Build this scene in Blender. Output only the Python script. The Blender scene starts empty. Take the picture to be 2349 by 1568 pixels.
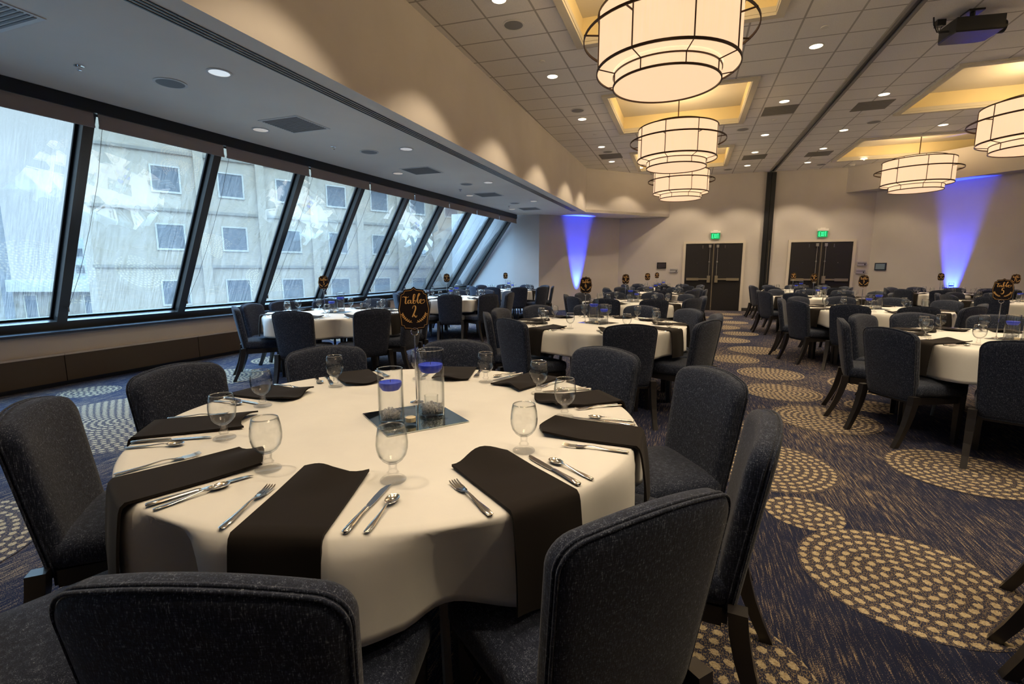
import bpy, math, random
from math import sin, cos, pi, radians, sqrt, atan2, hypot
from mathutils import Vector, Matrix, Euler
R_ = random.Random(7)
scene = bpy.context.scene
COL = scene.collection

# ------------------------------------------------------------------ camera, sky, exposure
cam_d = bpy.data.cameras.new('camera'); cam = bpy.data.objects.new('camera', cam_d); COL.objects.link(cam)
cam_d.sensor_width = 36.0; cam_d.lens = 36.0 * 1108.0 / 2349.0
cam_d.clip_start = 0.02; cam_d.clip_end = 500
cam.location = (0, 0, 1.30)
cam.rotation_euler = Euler((radians(90 - 8.47), 0, radians(19.74)), 'XYZ')
scene.camera = cam
scene.view_settings.view_transform = 'Standard'
scene.view_settings.look = 'None'
scene.view_settings.gamma = 1
scene.view_settings.use_curve_mapping = False
scene.view_settings.exposure = 0.12
cy = scene.cycles
cy.max_bounces = 9; cy.diffuse_bounces = 5; cy.glossy_bounces = 4; cy.transmission_bounces = 6
cy.transparent_max_bounces = 16
cy.caustics_reflective = False; cy.caustics_refractive = False
cy.sample_clamp_indirect = 6.0
cy.use_denoising = True
try:
    cy.denoiser = 'OPENIMAGEDENOISE'
    cy.use_light_tree = True
except Exception:
    pass

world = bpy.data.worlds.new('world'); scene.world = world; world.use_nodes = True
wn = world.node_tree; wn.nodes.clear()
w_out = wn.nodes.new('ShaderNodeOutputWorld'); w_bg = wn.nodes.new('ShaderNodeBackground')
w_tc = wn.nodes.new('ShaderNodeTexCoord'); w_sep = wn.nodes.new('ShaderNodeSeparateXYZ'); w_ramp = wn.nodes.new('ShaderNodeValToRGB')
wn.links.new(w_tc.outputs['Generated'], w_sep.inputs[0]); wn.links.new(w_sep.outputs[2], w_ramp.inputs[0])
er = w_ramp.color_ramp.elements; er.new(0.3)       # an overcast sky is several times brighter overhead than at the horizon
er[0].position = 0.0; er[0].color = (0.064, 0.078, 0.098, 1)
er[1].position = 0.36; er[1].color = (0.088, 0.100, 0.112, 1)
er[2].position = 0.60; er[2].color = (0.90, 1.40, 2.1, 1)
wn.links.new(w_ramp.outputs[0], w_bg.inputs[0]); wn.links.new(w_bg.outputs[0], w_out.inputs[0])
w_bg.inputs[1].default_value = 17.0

# light colours and powers
WARM = (1.0, 0.79, 0.50)
P_DOWN = 150.0        # recessed downlights over the room
P_CHAND = 66.0       # bulbs inside each chandelier
P_SOFF = 55.0        # warm fill added inside the soffit downlights
P_UP = 3800.0         # blue uplights on the floor

# ------------------------------------------------------------------ helpers
def new_mat(name):
    m = bpy.data.materials.new(name); m.use_nodes = True
    return m
def pbsdf(m): return m.node_tree.nodes['Principled BSDF']
def simple(name, col, rough=0.6, metal=0.0, spec=0.5, emit=None, es=0.0, sheen=0.0, coat=0.0):
    m = new_mat(name); b = pbsdf(m)
    b.inputs['Base Color'].default_value = (*col, 1); b.inputs['Roughness'].default_value = rough
    b.inputs['Metallic'].default_value = metal; b.inputs['Specular IOR Level'].default_value = spec
    if sheen: b.inputs['Sheen Weight'].default_value = sheen
    if coat: b.inputs['Coat Weight'].default_value = coat; b.inputs['Coat Roughness'].default_value = 0.1
    if emit: b.inputs['Emission Color'].default_value = (*emit, 1); b.inputs['Emission Strength'].default_value = es
    return m
class NT:
    def __init__(s, m): s.t = m.node_tree; s.n = s.t.nodes; s.l = s.t.links
    def node(s, typ, **kw):
        n = s.n.new(typ)
        for k, v in kw.items(): setattr(n, k, v)
        return n
    def math(s, op, a, b=None, c=None):
        n = s.n.new('ShaderNodeMath'); n.operation = op
        for i, v in enumerate((a, b, c)):
            if v is None: continue
            if isinstance(v, (int, float)): n.inputs[i].default_value = v
            else: s.l.new(v, n.inputs[i])
        return n.outputs[0]
    def mixc(s, f, a, b):
        n = s.n.new('ShaderNodeMix'); n.data_type = 'RGBA'
        for i, v in ((0, f), (6, a), (7, b)):
            if isinstance(v, (int, float)): n.inputs[i].default_value = v
            elif isinstance(v, tuple): n.inputs[i].default_value = (*v, 1) if len(v) == 3 else v
            else: s.l.new(v, n.inputs[i])
        return n.outputs[2]
    def mapping(s, src, scale=(1, 1, 1), rot=(0, 0, 0), loc=(0, 0, 0)):
        n = s.n.new('ShaderNodeMapping'); n.inputs['Scale'].default_value = scale; n.inputs['Rotation'].default_value = rot
        n.inputs['Location'].default_value = loc; s.l.new(src, n.inputs[0]); return n.outputs[0]
    def noise(s, vec, scale, detail=2, rough=0.5):
        n = s.n.new('ShaderNodeTexNoise'); n.inputs['Scale'].default_value = scale; n.inputs['Detail'].default_value = detail
        n.inputs['Roughness'].default_value = rough
        if vec is not None: s.l.new(vec, n.inputs['Vector'])
        return n.outputs[0]
    def ramp(s, f, stops):
        n = s.n.new('ShaderNodeValToRGB'); e = n.color_ramp.elements
        while len(e) < len(stops): e.new(0.5)
        for i, (p, c) in enumerate(stops):
            e[i].position = p; e[i].color = (*c, 1) if len(c) == 3 else c
        s.l.new(f, n.inputs[0]); return n.outputs[0]
    def bump(s, h, strength=0.3, dist=0.01):
        n = s.n.new('ShaderNodeBump'); n.inputs['Strength'].default_value = strength; n.inputs['Distance'].default_value = dist
        s.l.new(h, n.inputs['Height']); return n.outputs[0]

class MB:
    """collects faces, then links them as ONE mesh object"""
    def __init__(s): s.v = []; s.f = []; s.mi = []; s.uv = {}
    def add(s, vs, fs, mi=0, M=None):
        o = len(s.v)
        for p in vs:
            p = Vector(p)
            s.v.append(tuple(M @ p) if M is not None else tuple(p))
        for f in fs: s.f.append(tuple(i + o for i in f)); s.mi.append(mi)
        return o
    def box(s, c, size, mi=0, M=None):
        x, y, z = c; a, b, h = size[0] / 2, size[1] / 2, size[2] / 2
        vs = [(x + i * a, y + j * b, z + k * h) for k in (-1, 1) for j in (-1, 1) for i in (-1, 1)]
        s.add(vs, [(0, 2, 3, 1), (4, 5, 7, 6), (0, 1, 5, 4), (2, 6, 7, 3), (0, 4, 6, 2), (1, 3, 7, 5)], mi, M)
    def bb(s, x0, x1, y0, y1, z0, z1, mi=0, M=None):
        s.box(((x0 + x1) / 2, (y0 + y1) / 2, (z0 + z1) / 2), (x1 - x0, y1 - y0, z1 - z0), mi, M)
    def prism(s, poly, z0, z1, mi=0, M=None):
        n = len(poly); vs = [(x, y, z0) for x, y in poly] + [(x, y, z1) for x, y in poly]
        fs = [tuple(range(n - 1, -1, -1)), tuple(range(n, 2 * n))] + [(i, (i + 1) % n, n + (i + 1) % n, n + i) for i in range(n)]
        s.add(vs, fs, mi, M)
    def hexa(s, a, b, mi=0, M=None):
        """two quads a, b (4 points each) joined"""
        s.add(list(a) + list(b), [(3, 2, 1, 0), (4, 5, 6, 7), (0, 1, 5, 4), (1, 2, 6, 5), (2, 3, 7, 6), (3, 0, 4, 7)], mi, M)
    def lathe(s, prof, n=24, mi=0, M=None, closed=False):
        vs = []; fs = []; m = len(prof)
        for r, z in prof:
            for i in range(n):
                a = 2 * pi * i / n; vs.append((r * cos(a), r * sin(a), z))
        rng = range(m) if closed else range(m - 1)
        for j in rng:
            k = (j + 1) % m
            for i in range(n):
                i2 = (i + 1) % n; fs.append((j * n + i, j * n + i2, k * n + i2, k * n + i))
        if not closed:
            if prof[0][0] > 1e-6: fs.append(tuple(range(n - 1, -1, -1)))
            if prof[-1][0] > 1e-6: fs.append(tuple((m - 1) * n + i for i in range(n)))
        s.add(vs, fs, mi, M)
    def loops(s, ls, mi=0, cap=True, M=None):
        """closed loops of equal length, bridged"""
        n = len(ls[0]); vs = [p for l in ls for p in l]; fs = []
        for j in range(len(ls) - 1):
            for i in range(n):
                k = (i + 1) % n; fs.append((j * n + i, j * n + k, (j + 1) * n + k, (j + 1) * n + i))
        if cap: fs.append(tuple(range(n - 1, -1, -1))); fs.append(tuple((len(ls) - 1) * n + i for i in range(n)))
        s.add(vs, fs, mi, M)
    def tube(s, pts, r, n=8, mi=0, closed=False, M=None, cap=True):
        P = [Vector(p) for p in pts]; m = len(P); ls = []; prev = None
        for i in range(m):
            a = P[i - 1] if (i > 0 or closed) else P[i]; b = P[(i + 1) % m] if (i < m - 1 or closed) else P[i]
            t = (b - a).normalized() if (b - a).length > 1e-9 else Vector((0, 0, 1))
            if prev is None:
                u = t.cross(Vector((0, 0, 1)))
                if u.length < 1e-3: u = t.cross(Vector((0, 1, 0)))
                u.normalize()
            else:
                u = prev - t * prev.dot(t); u.normalize()
            prev = u; w = t.cross(u); rr = r[i] if isinstance(r, (list, tuple)) else r
            ls.append([tuple(P[i] + (u * cos(2 * pi * k / n) + w * sin(2 * pi * k / n)) * rr) for k in range(n)])
        if closed: ls.append(ls[0]); s.loops(ls, mi, False, M)
        else: s.loops(ls, mi, cap, M)
    def mesh(s, name, mats, smooth=None):
        me = bpy.data.meshes.new(name); me.from_pydata(s.v, [], s.f)
        if not isinstance(mats, (list, tuple)): mats = [mats]
        for m in mats: me.materials.append(m)
        if len(mats) > 1: me.polygons.foreach_set('material_index', s.mi)
        me.validate(); me.update()
        if smooth is not None:
            me.polygons.foreach_set('use_smooth', [True] * len(me.polygons))
            if smooth < 180:
                try: me.set_sharp_from_angle(angle=radians(smooth))
                except Exception: pass
        return me
    def build(s, name, mats, parent=None, smooth=None, loc=None, rz=None):
        o = bpy.data.objects.new(name, s.mesh(name, mats, smooth)); COL.objects.link(o)
        if parent is not None: o.parent = parent
        if loc is not None: o.location = loc
        if rz is not None: o.rotation_euler = (0, 0, rz)
        return o

def tag(o, label=None, cat=None, group=None, kind=None):
    if label: o['label'] = label
    if cat: o['category'] = cat
    if group: o['group'] = group
    if kind: o['kind'] = kind
    return o
def empty(name, loc=(0, 0, 0), rz=0.0):
    o = bpy.data.objects.new(name, None); COL.objects.link(o); o.location = loc; o.rotation_euler = (0, 0, rz)
    o.empty_display_size = 0.1
    return o
def copy_tree(o, parent=None):
    c = o.copy(); COL.objects.link(c)
    if parent is not None: c.parent = parent
    for ch in list(o.children): copy_tree(ch, c)
    return c
def light(name, typ, loc, power, col, rot=None, size=0.05, spot=None, blend=0.5, parent=None):
    d = bpy.data.lights.new(name, typ); d.energy = power; d.color = col
    if typ == 'SPOT':
        d.spot_size = spot; d.spot_blend = blend; d.shadow_soft_size = size
    elif typ == 'POINT': d.shadow_soft_size = size
    o = bpy.data.objects.new(name, d); COL.objects.link(o); o.location = loc
    if rot: o.rotation_euler = rot
    if parent: o.parent = parent
    return o
HOURS = ['twelve', 'one', 'two', 'three', 'four', 'five', 'six', 'seven', 'eight', 'nine', 'ten', 'eleven']

# ------------------------------------------------------------------ materials
def mat_fabric():
    m = new_mat('charcoal_weave'); N = NT(m); b = pbsdf(m)
    tc = N.node('ShaderNodeTexCoord').outputs['Object']
    n1 = N.noise(N.mapping(tc, (520, 520, 34)), 1.0, 2, 0.6)
    n2 = N.noise(N.mapping(tc, (60, 60, 620)), 1.0, 2, 0.6)
    n3 = N.noise(tc, 260, 2)
    s = N.math('ADD', N.math('MULTIPLY', n1, 0.5), N.math('ADD', N.math('MULTIPLY', n2, 0.25), N.math('MULTIPLY', n3, 0.25)))
    c = N.ramp(s, [(0.43, (0.006, 0.009, 0.020)), (0.55, (0.020, 0.027, 0.053)), (0.67, (0.21, 0.235, 0.28))])
    N.l.new(c, b.inputs['Base Color']); b.inputs['Roughness'].default_value = 0.85
    b.inputs['Sheen Weight'].default_value = 0.10; b.inputs['Sheen Roughness'].default_value = 0.5
    b.inputs['Specular IOR Level'].default_value = 0.2
    N.l.new(N.bump(s, 0.35, 0.003), b.inputs['Normal'])
    return m
def mat_cloth():
    m = new_mat('white_cloth'); N = NT(m); b = pbsdf(m)
    tc = N.node('ShaderNodeTexCoord').outputs['Object']
    n = N.noise(tc, 5, 3)
    c = N.ramp(n, [(0.3, (0.69, 0.675, 0.655)), (0.7, (0.74, 0.725, 0.70))])
    N.l.new(c, b.inputs['Base Color']); b.inputs['Roughness'].default_value = 0.75
    b.inputs['Specular IOR Level'].default_value = 0.25; b.inputs['Sheen Weight'].default_value = 0.1
    N.l.new(N.bump(N.noise(tc, 7, 4), 0.12, 0.02), b.inputs['Normal'])
    return m
def mat_paint(name, col, var=0.03, rough=0.8):
    m = new_mat(name); N = NT(m); b = pbsdf(m)
    g = N.node('ShaderNodeNewGeometry').outputs['Position']
    n = N.noise(g, 1.3, 3)
    a = tuple(max(0, c - var) for c in col); d = tuple(c + var * 0.5 for c in col)
    N.l.new(N.ramp(n, [(0.3, a), (0.7, d)]), b.inputs['Base Color']); b.inputs['Roughness'].default_value = rough
    b.inputs['Specular IOR Level'].default_value = 0.3
    N.l.new(N.bump(N.noise(g, 180, 2), 0.08, 0.002), b.inputs['Normal'])
    return m
GX, GY = -2.41, 6.95   # ceiling tile grid origin
def mat_tiles():
    m = new_mat('ceiling_tiles'); N = NT(m); b = pbsdf(m)
    g = N.node('ShaderNodeNewGeometry').outputs['Position']
    sp = N.node('ShaderNodeSeparateXYZ'); N.l.new(g, sp.inputs[0])
    x, y = sp.outputs[0], sp.outputs[1]
    y2 = N.math('SUBTRACT', y, N.math('MULTIPLY', N.math('SUBTRACT', x, GX), 0.04))
    def line(v, o, p):
        f = N.math('FRACT', N.math('DIVIDE', N.math('SUBTRACT', v, o - 50 * p), p))
        d = N.math('MULTIPLY', N.math('MINIMUM', f, N.math('SUBTRACT', 1.0, f)), p)
        return N.math('LESS_THAN', d, 0.012)
    ln = N.math('MAXIMUM', line(x, GX, 0.5965), line(y2, GY, 0.573))
    tile = N.ramp(N.noise(g, 90, 3, 0.7), [(0.35, (0.76, 0.74, 0.71)), (0.6, (0.83, 0.81, 0.78))])
    N.l.new(N.mixc(ln, tile, (0.40, 0.38, 0.36)), b.inputs['Base Color'])
    b.inputs['Roughness'].default_value = 0.85
    N.l.new(N.bump(N.math('SUBTRACT', N.math('MULTIPLY', N.noise(g, 120, 2), 0.15), ln), 0.35, 0.006), b.inputs['Normal'])
    return m
def mat_carpet():
    """streaked ground; faces with a disc UV (radius in metres) carry rings of oval dots"""
    m = new_mat('carpet_streaks'); N = NT(m); b = pbsdf(m)
    g = N.node('ShaderNodeNewGeometry').outputs['Position']
    st = N.noise(N.mapping(g, (125, 7, 1)), 1.0, 3, 0.65)
    fine = N.noise(N.mapping(g, (420, 240, 1)), 1.0, 1, 0.6)
    patch = N.noise(N.mapping(g, (1.3, 0.7, 1)), 1.0, 1)
    k = N.math('ADD', N.math('MULTIPLY', st, 0.75), N.math('ADD', N.math('MULTIPLY', fine, 0.62), N.math('MULTIPLY', patch, 0.26)))
    c = N.ramp(k, [(0.81, (0.014, 0.018, 0.044)), (0.88, (0.027, 0.031, 0.060)), (0.975, (0.36, 0.27, 0.16))])
    N.l.new(c, b.inputs['Base Color']); b.inputs['Roughness'].default_value = 0.95; b.inputs['Specular IOR Level'].default_value = 0.1
    N.l.new(N.bump(N.noise(g, 400, 1), 0.5, 0.004), b.inputs['Normal'])
    m2 = new_mat('carpet_dots'); N = NT(m2); b = pbsdf(m2)
    uv = N.node('ShaderNodeUVMap'); uv.uv_map = 'disc'
    sp = N.node('ShaderNodeSeparateXYZ'); N.l.new(uv.outputs[0], sp.inputs[0])
    x, y = sp.outputs[0], sp.outputs[1]
    g = N.node('ShaderNodeNewGeometry').outputs['Position']
    r = N.math('SQRT', N.math('ADD', N.math('MULTIPLY', x, x), N.math('MULTIPLY', y, y)))
    rr = N.math('DIVIDE', r, 0.050); ring = N.math('FLOOR', rr); fr = N.math('SUBTRACT', N.math('FRACT', rr), 0.5)
    cnt = N.math('ROUND', N.math('MULTIPLY', N.math('ADD', ring, 0.5), 5.6))
    th = N.math('ADD', N.math('DIVIDE', N.math('ARCTAN2', y, x), 2 * pi), 0.5)
    fa = N.math('SUBTRACT', N.math('FRACT', N.math('ADD', N.math('MULTIPLY', th, cnt), N.math('MULTIPLY', ring, 0.5))), 0.5)
    wob = N.math('MULTIPLY', N.math('SUBTRACT', N.noise(g, 140, 2), 0.5), 1.1)
    d = N.math('ADD', N.math('SQRT', N.math('ADD', N.math('POWER', N.math('MULTIPLY', fr, 3.0), 2.0), N.math('POWER', N.math('MULTIPLY', fa, 2.6), 2.0))), wob)
    dot = N.math('LESS_THAN', d, 0.86)
    nz = N.noise(N.mapping(g, (230, 110, 1)), 1.0, 2, 0.6)
    bg = N.ramp(nz, [(0.48, (0.020, 0.025, 0.055)), (0.62, (0.22, 0.165, 0.10))])
    dc = N.ramp(N.noise(g, 160, 1), [(0.3, (0.28, 0.215, 0.13)), (0.6, (0.44, 0.36, 0.24))])
    N.l.new(N.mixc(dot, bg, dc), b.inputs['Base Color']); b.inputs['Roughness'].default_value = 0.95; b.inputs['Specular IOR Level'].default_value = 0.1
    N.l.new(N.bump(N.noise(g, 400, 1), 0.5, 0.004), b.inputs['Normal'])
    return m, m2
def schlick(N, f0, boost=1.0, top=1.0):
    lw = N.node('ShaderNodeLayerWeight'); lw.inputs[0].default_value = 0.5
    f = N.math('POWER', lw.outputs['Facing'], 4.5)
    return N.math('MINIMUM', N.math('MULTIPLY', N.math('ADD', f0, N.math('MULTIPLY', f, 1 - f0)), boost), top)
def thin_glass(name, tint=(0.97, 0.985, 0.98), ior=1.5, rough=0.0, boost=1.0):
    m = new_mat(name); N = NT(m); N.n.remove(pbsdf(m)); out = N.n['Material Output']
    tr = N.node('ShaderNodeBsdfTransparent')
    lf = N.node('ShaderNodeLayerWeight'); lf.inputs[0].default_value = 0.5
    N.l.new(N.mixc(N.math('POWER', lf.outputs['Facing'], 4.0), tint, (0.22, 0.26, 0.26)), tr.inputs[0])
    gl = N.node('ShaderNodeBsdfGlossy'); gl.inputs['Roughness'].default_value = rough
    mx = N.node('ShaderNodeMixShader'); N.l.new(schlick(N, ((ior - 1) / (ior + 1)) ** 2, boost, .75), mx.inputs[0])
    N.l.new(tr.outputs[0], mx.inputs[1]); N.l.new(gl.outputs[0], mx.inputs[2]); N.l.new(mx.outputs[0], out.inputs[0])
    return m
def solid_glass(name, ior=1.5):
    m = new_mat(name); N = NT(m); N.n.remove(pbsdf(m)); out = N.n['Material Output']
    g = N.node('ShaderNodeBsdfGlass'); g.inputs['IOR'].default_value = ior; g.inputs['Roughness'].default_value = 0.0
    tr = N.node('ShaderNodeBsdfTransparent'); mx = N.node('ShaderNodeMixShader'); mx.inputs[0].default_value = 0.22
    N.l.new(tr.outputs[0], mx.inputs[1]); N.l.new(g.outputs[0], mx.inputs[2]); N.l.new(mx.outputs[0], out.inputs[0])
    return m
def mat_window_glass():
    """double glazing wet with rain: clear pane, mirror-like skin, pale scattering rain streaks and beads"""
    m = new_mat('rain_wet_glass'); N = NT(m); N.n.remove(pbsdf(m)); out = N.n['Material Output']
    g = N.node('ShaderNodeNewGeometry').outputs['Position']
    streak = N.noise(N.mapping(g, (4, 100, 2.2)), 1.0, 4, 0.75)
    streak2 = N.noise(N.mapping(g, (10, 300, 8)), 1.0, 2, 0.6)
    bead = N.node('ShaderNodeTexVoronoi'); bead.inputs['Scale'].default_value = 85; N.l.new(g, bead.inputs['Vector'])
    bd = N.math('LESS_THAN', bead.outputs['Distance'], 0.20)
    s = N.ramp(N.math('ADD', N.math('MULTIPLY', streak, 0.65), N.math('MULTIPLY', streak2, 0.35)), [(0.42, (0.006, 0.006, 0.006)), (0.64, (0.065, 0.065, 0.065))])
    wet = N.math('MINIMUM', N.math('ADD', s, N.math('MULTIPLY', bd, 0.035)), 1.0)
    tr = N.node('ShaderNodeBsdfTransparent'); tr.inputs[0].default_value = (0.86, 0.93, 0.93, 1)
    tl = N.node('ShaderNodeBsdfTranslucent'); tl.inputs[0].default_value = (1.0, 0.90, 0.80, 1)
    m1 = N.node('ShaderNodeMixShader'); N.l.new(wet, m1.inputs[0]); N.l.new(tr.outputs[0], m1.inputs[1]); N.l.new(tl.outputs[0], m1.inputs[2])
    gl = N.node('ShaderNodeBsdfGlossy'); gl.inputs['Roughness'].default_value = 0.0
    mx = N.node('ShaderNodeMixShader'); N.l.new(schlick(N, .08, 4.0, .94), mx.inputs[0])
    N.l.new(m1.outputs[0], mx.inputs[1]); N.l.new(gl.outputs[0], mx.inputs[2]); N.l.new(mx.outputs[0], out.inputs[0])
    return m
def mat_shade():
    m = new_mat('lit_lamp_fabric'); N = NT(m); N.n.remove(pbsdf(m)); out = N.n['Material Output']
    tc = N.node('ShaderNodeTexCoord').outputs['Object']
    n = N.noise(N.mapping(tc, (90, 90, 3)), 1.0, 2)
    c = N.ramp(n, [(0.3, (1.0, 0.64, 0.36)), (0.7, (1.0, 0.69, 0.42))])
    em = N.node('ShaderNodeEmission'); N.l.new(c, em.inputs[0]); em.inputs[1].default_value = 0.88
    df = N.node('ShaderNodeBsdfDiffuse'); df.inputs[0].default_value = (0.5, 0.46, 0.4, 1)
    ad = N.node('ShaderNodeAddShader'); N.l.new(em.outputs[0], ad.inputs[0]); N.l.new(df.outputs[0], ad.inputs[1]); N.l.new(ad.outputs[0], out.inputs[0])
    return m

M_FAB = mat_fabric(); M_CLOTH = mat_cloth(); M_TILE = mat_tiles(); M_CARP, M_DOTS = mat_carpet()
M_WALL = mat_paint('greige_wallcovering', (0.50, 0.465, 0.45)); M_SOFF = mat_paint('soffit_paint', (0.88, 0.82, 0.73))
M_WLOW = mat_paint('sill_wall_paint', (0.50, 0.44, 0.38)); M_COFF = mat_paint('coffer_paint', (0.74, 0.62, 0.36)); M_COFT = mat_paint('coffer_trim_paint', (0.56, 0.52, 0.44))
M_WOOD = simple('ebony_wood', (0.012, 0.010, 0.010), 0.38, coat=0.2)
M_BLK = simple('black_metal', (0.012, 0.013, 0.016), 0.32, 0.2); M_MULL = simple('anodised_mullion', (0.085, 0.085, 0.085), 0.33, 0.6)
M_LEDGE = simple('dark_ledge_laminate', (0.10, 0.115, 0.14), 0.24, 0.55)
M_HEAT = simple('bronze_panel', (0.085, 0.055, 0.028), 0.5, 0.3); M_BRASS = simple('aged_bar_metal', (0.42, 0.37, 0.28), 0.35, 0.8)
M_NAPK = simple('black_linen', (0.014, 0.011, 0.010), 0.9, sheen=0.06, spec=0.1)
M_STEEL = simple('polished_steel', (0.78, 0.77, 0.75), 0.12, 1.0); M_CHROME = simple('chrome', (0.85, 0.85, 0.86), 0.06, 1.0)
M_GOLD = simple('gold_print', (0.72, 0.42, 0.14), 0.5, 0.1); M_CARD = simple('black_card', (0.012, 0.009, 0.011), 0.85, spec=0.1)
M_BLUE = simple('blue_wax', (0.015, 0.05, 0.72), 0.42, emit=(0.01, 0.05, 0.9), es=0.0); M_WAX = simple('tealight_wax', (0.85, 0.72, 0.50), 0.4)
M_RIM = thin_glass('glass_lip', (0.9, 0.93, 0.93), boost=9.0); M_TG = thin_glass('clear_glassware', (0.992, 0.996, 0.994), boost=0.95); M_WATER = thin_glass('water', (0.99, 0.993, 0.996), 1.33); M_SG = solid_glass('stem_glass')
M_GEM = simple('acrylic_gem', (0.95, 0.95, 0.97), 0.1, 0.0, 0.8); pbsdf(M_GEM).inputs['Alpha'].default_value = 0.5
M_MIRROR = simple('mirror_tile', (0.66, 0.74, 0.72), 0.02, 1.0)
M_FRAME = simple('bronze_lamp_frame', (0.05, 0.024, 0.010), 0.42, 0.5); M_SHADE = mat_shade()
M_DOOR = simple('black_door_veneer', (0.010, 0.009, 0.011), 0.45); M_JAMB = simple('door_frame_paint', (0.55, 0.50, 0.44), 0.6)
M_WHITE = simple('white_plastic', (0.72, 0.70, 0.66), 0.5); M_VENT = simple('vent_grey', (0.22, 0.21, 0.20), 0.6)
M_GRILL = simple('speaker_grille', (0.24, 0.24, 0.235), 0.7)
M_LAMP = simple('lit_downlight', (1, 1, 1), 0.5, emit=(1.0, 0.86, 0.62), es=5.0)
M_REFL_GLOW = simple('reflector_added_glow', (0.80, 0.80, 0.84), 0.15, 0.9, emit=(1.0, 0.93, 0.85), es=0.35)  # faint glow added to the soffit downlight reflectors
M_EXIT = simple('exit_panel_green', (0.02, 0.30, 0.12), 0.3, emit=(0.0, 0.42, 0.13), es=0.35)
M_EXITL = simple('exit_letters', (0.1, 0.9, 0.4), 0.3, emit=(0.03, 1.0, 0.32), es=1.6)
M_SCREEN = simple('dark_screen', (0.05, 0.045, 0.055), 0.15); M_SCREENL = simple('pale_screen', (0.16, 0.20, 0.22), 0.2)
M_FABSH = simple('roller_shade_weave', (0.32, 0.265, 0.245), 0.85)
M_BLUELED = simple('blue_led', (0.02, 0.05, 0.9), 0.2, emit=(0.04, 0.1, 1.0), es=6.0)

# ------------------------------------------------------------------ the room shell
ZC, ZS = 4.275, 3.015
def xh(y): return -5.85 + (y - 2.78) * 0.0600         # window head line on the soffit
def xb(y): return -3.19 + 0.0165 * y                  # bulkhead face
def ybk(x): return 16.92 + 0.046 * (x + 2.22)         # wall with the doors
XL = -6.66                                            # face of the low wall under the windows

# floor with its carpet discs
DISCS = [(0.66, 2.84, 0.19), (0.53, 3.52, 0.46), (0.94, 2.34, 0.40), (0.10, 1.52, 0.37), (1.02, 5.75, 0.38), (1.74, 3.80, 0.40), (1.52, 1.78, 0.34), (2.06, 2.35, 0.26), (1.20, 4.80, 0.42),
         (-4.55, 2.75, 0.92), (-6.02, 3.25, 0.27), (-5.35, 4.25, 0.50), (-5.60, 5.4, 0.35), (-6.3, 4.3, 0.3), (-5.0, 1.2, 0.5), (-3.4, 0.9, 0.6), (1.05, 6.75, 0.38),
         (0.72, 7.7, 0.33), (1.12, 8.7, 0.42), (0.78, 9.8, 0.38), (1.10, 10.9, 0.34), (0.75, 12.0, 0.45), (1.15, 13.2, 0.35), (0.85, 14.4, 0.4), (1.2, 15.6, 0.4), (0.1, 16.2, 0.3),
         (-0.15, 3.2, 0.35), (0.28, 5.9, 0.3), (2.1, 6.4, 0.5), (-2.6, 3.5, 0.6), (-3.3, 6.9, 0.45), (-2.55, 5.3, 0.4), (-2.5, 7.3, 0.5), (-4.9, 6.9, 0.35),
         (-6.0, 7.6, 0.4), (3.6, 3.2, 0.6), (3.9, 6.6, 0.5), (-1.0, 3.25, 0.3), (0.45, 4.35, 0.2), (1.75, 5.4, 0.24), (0.35, 0.5, 0.5), (-1.9, -0.2, 0.6), (-0.55, 7.2, 0.3)]
def make_floor():
    b = MB(); b.bb(-7.2, 9.2, -3.7, 18.0, -0.12, 0.0, 0)
    discs = []
    for i, (x, y, r) in enumerate(DISCS):
        z = 0.0012 + 0.0003 * (i % 9); n = 40
        vs = [(x + r * cos(2 * pi * k / n), y + r * sin(2 * pi * k / n), z) for k in range(n)]
        b.add(vs, [tuple(range(n))], 1); discs.append((len(b.f) - 1, x, y))
    o = b.build('floor', [M_CARP, M_DOTS]); me = o.data; uvl = me.uv_layers.new(name='disc')
    for fi, x, y in discs:
        p = me.polygons[fi]
        for li in p.loop_indices:
            v = me.vertices[me.loops[li].vertex_index].co; uvl.data[li].uv = (v.x - x, v.y - y)
    tag(o, kind='structure')
make_floor()

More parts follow.
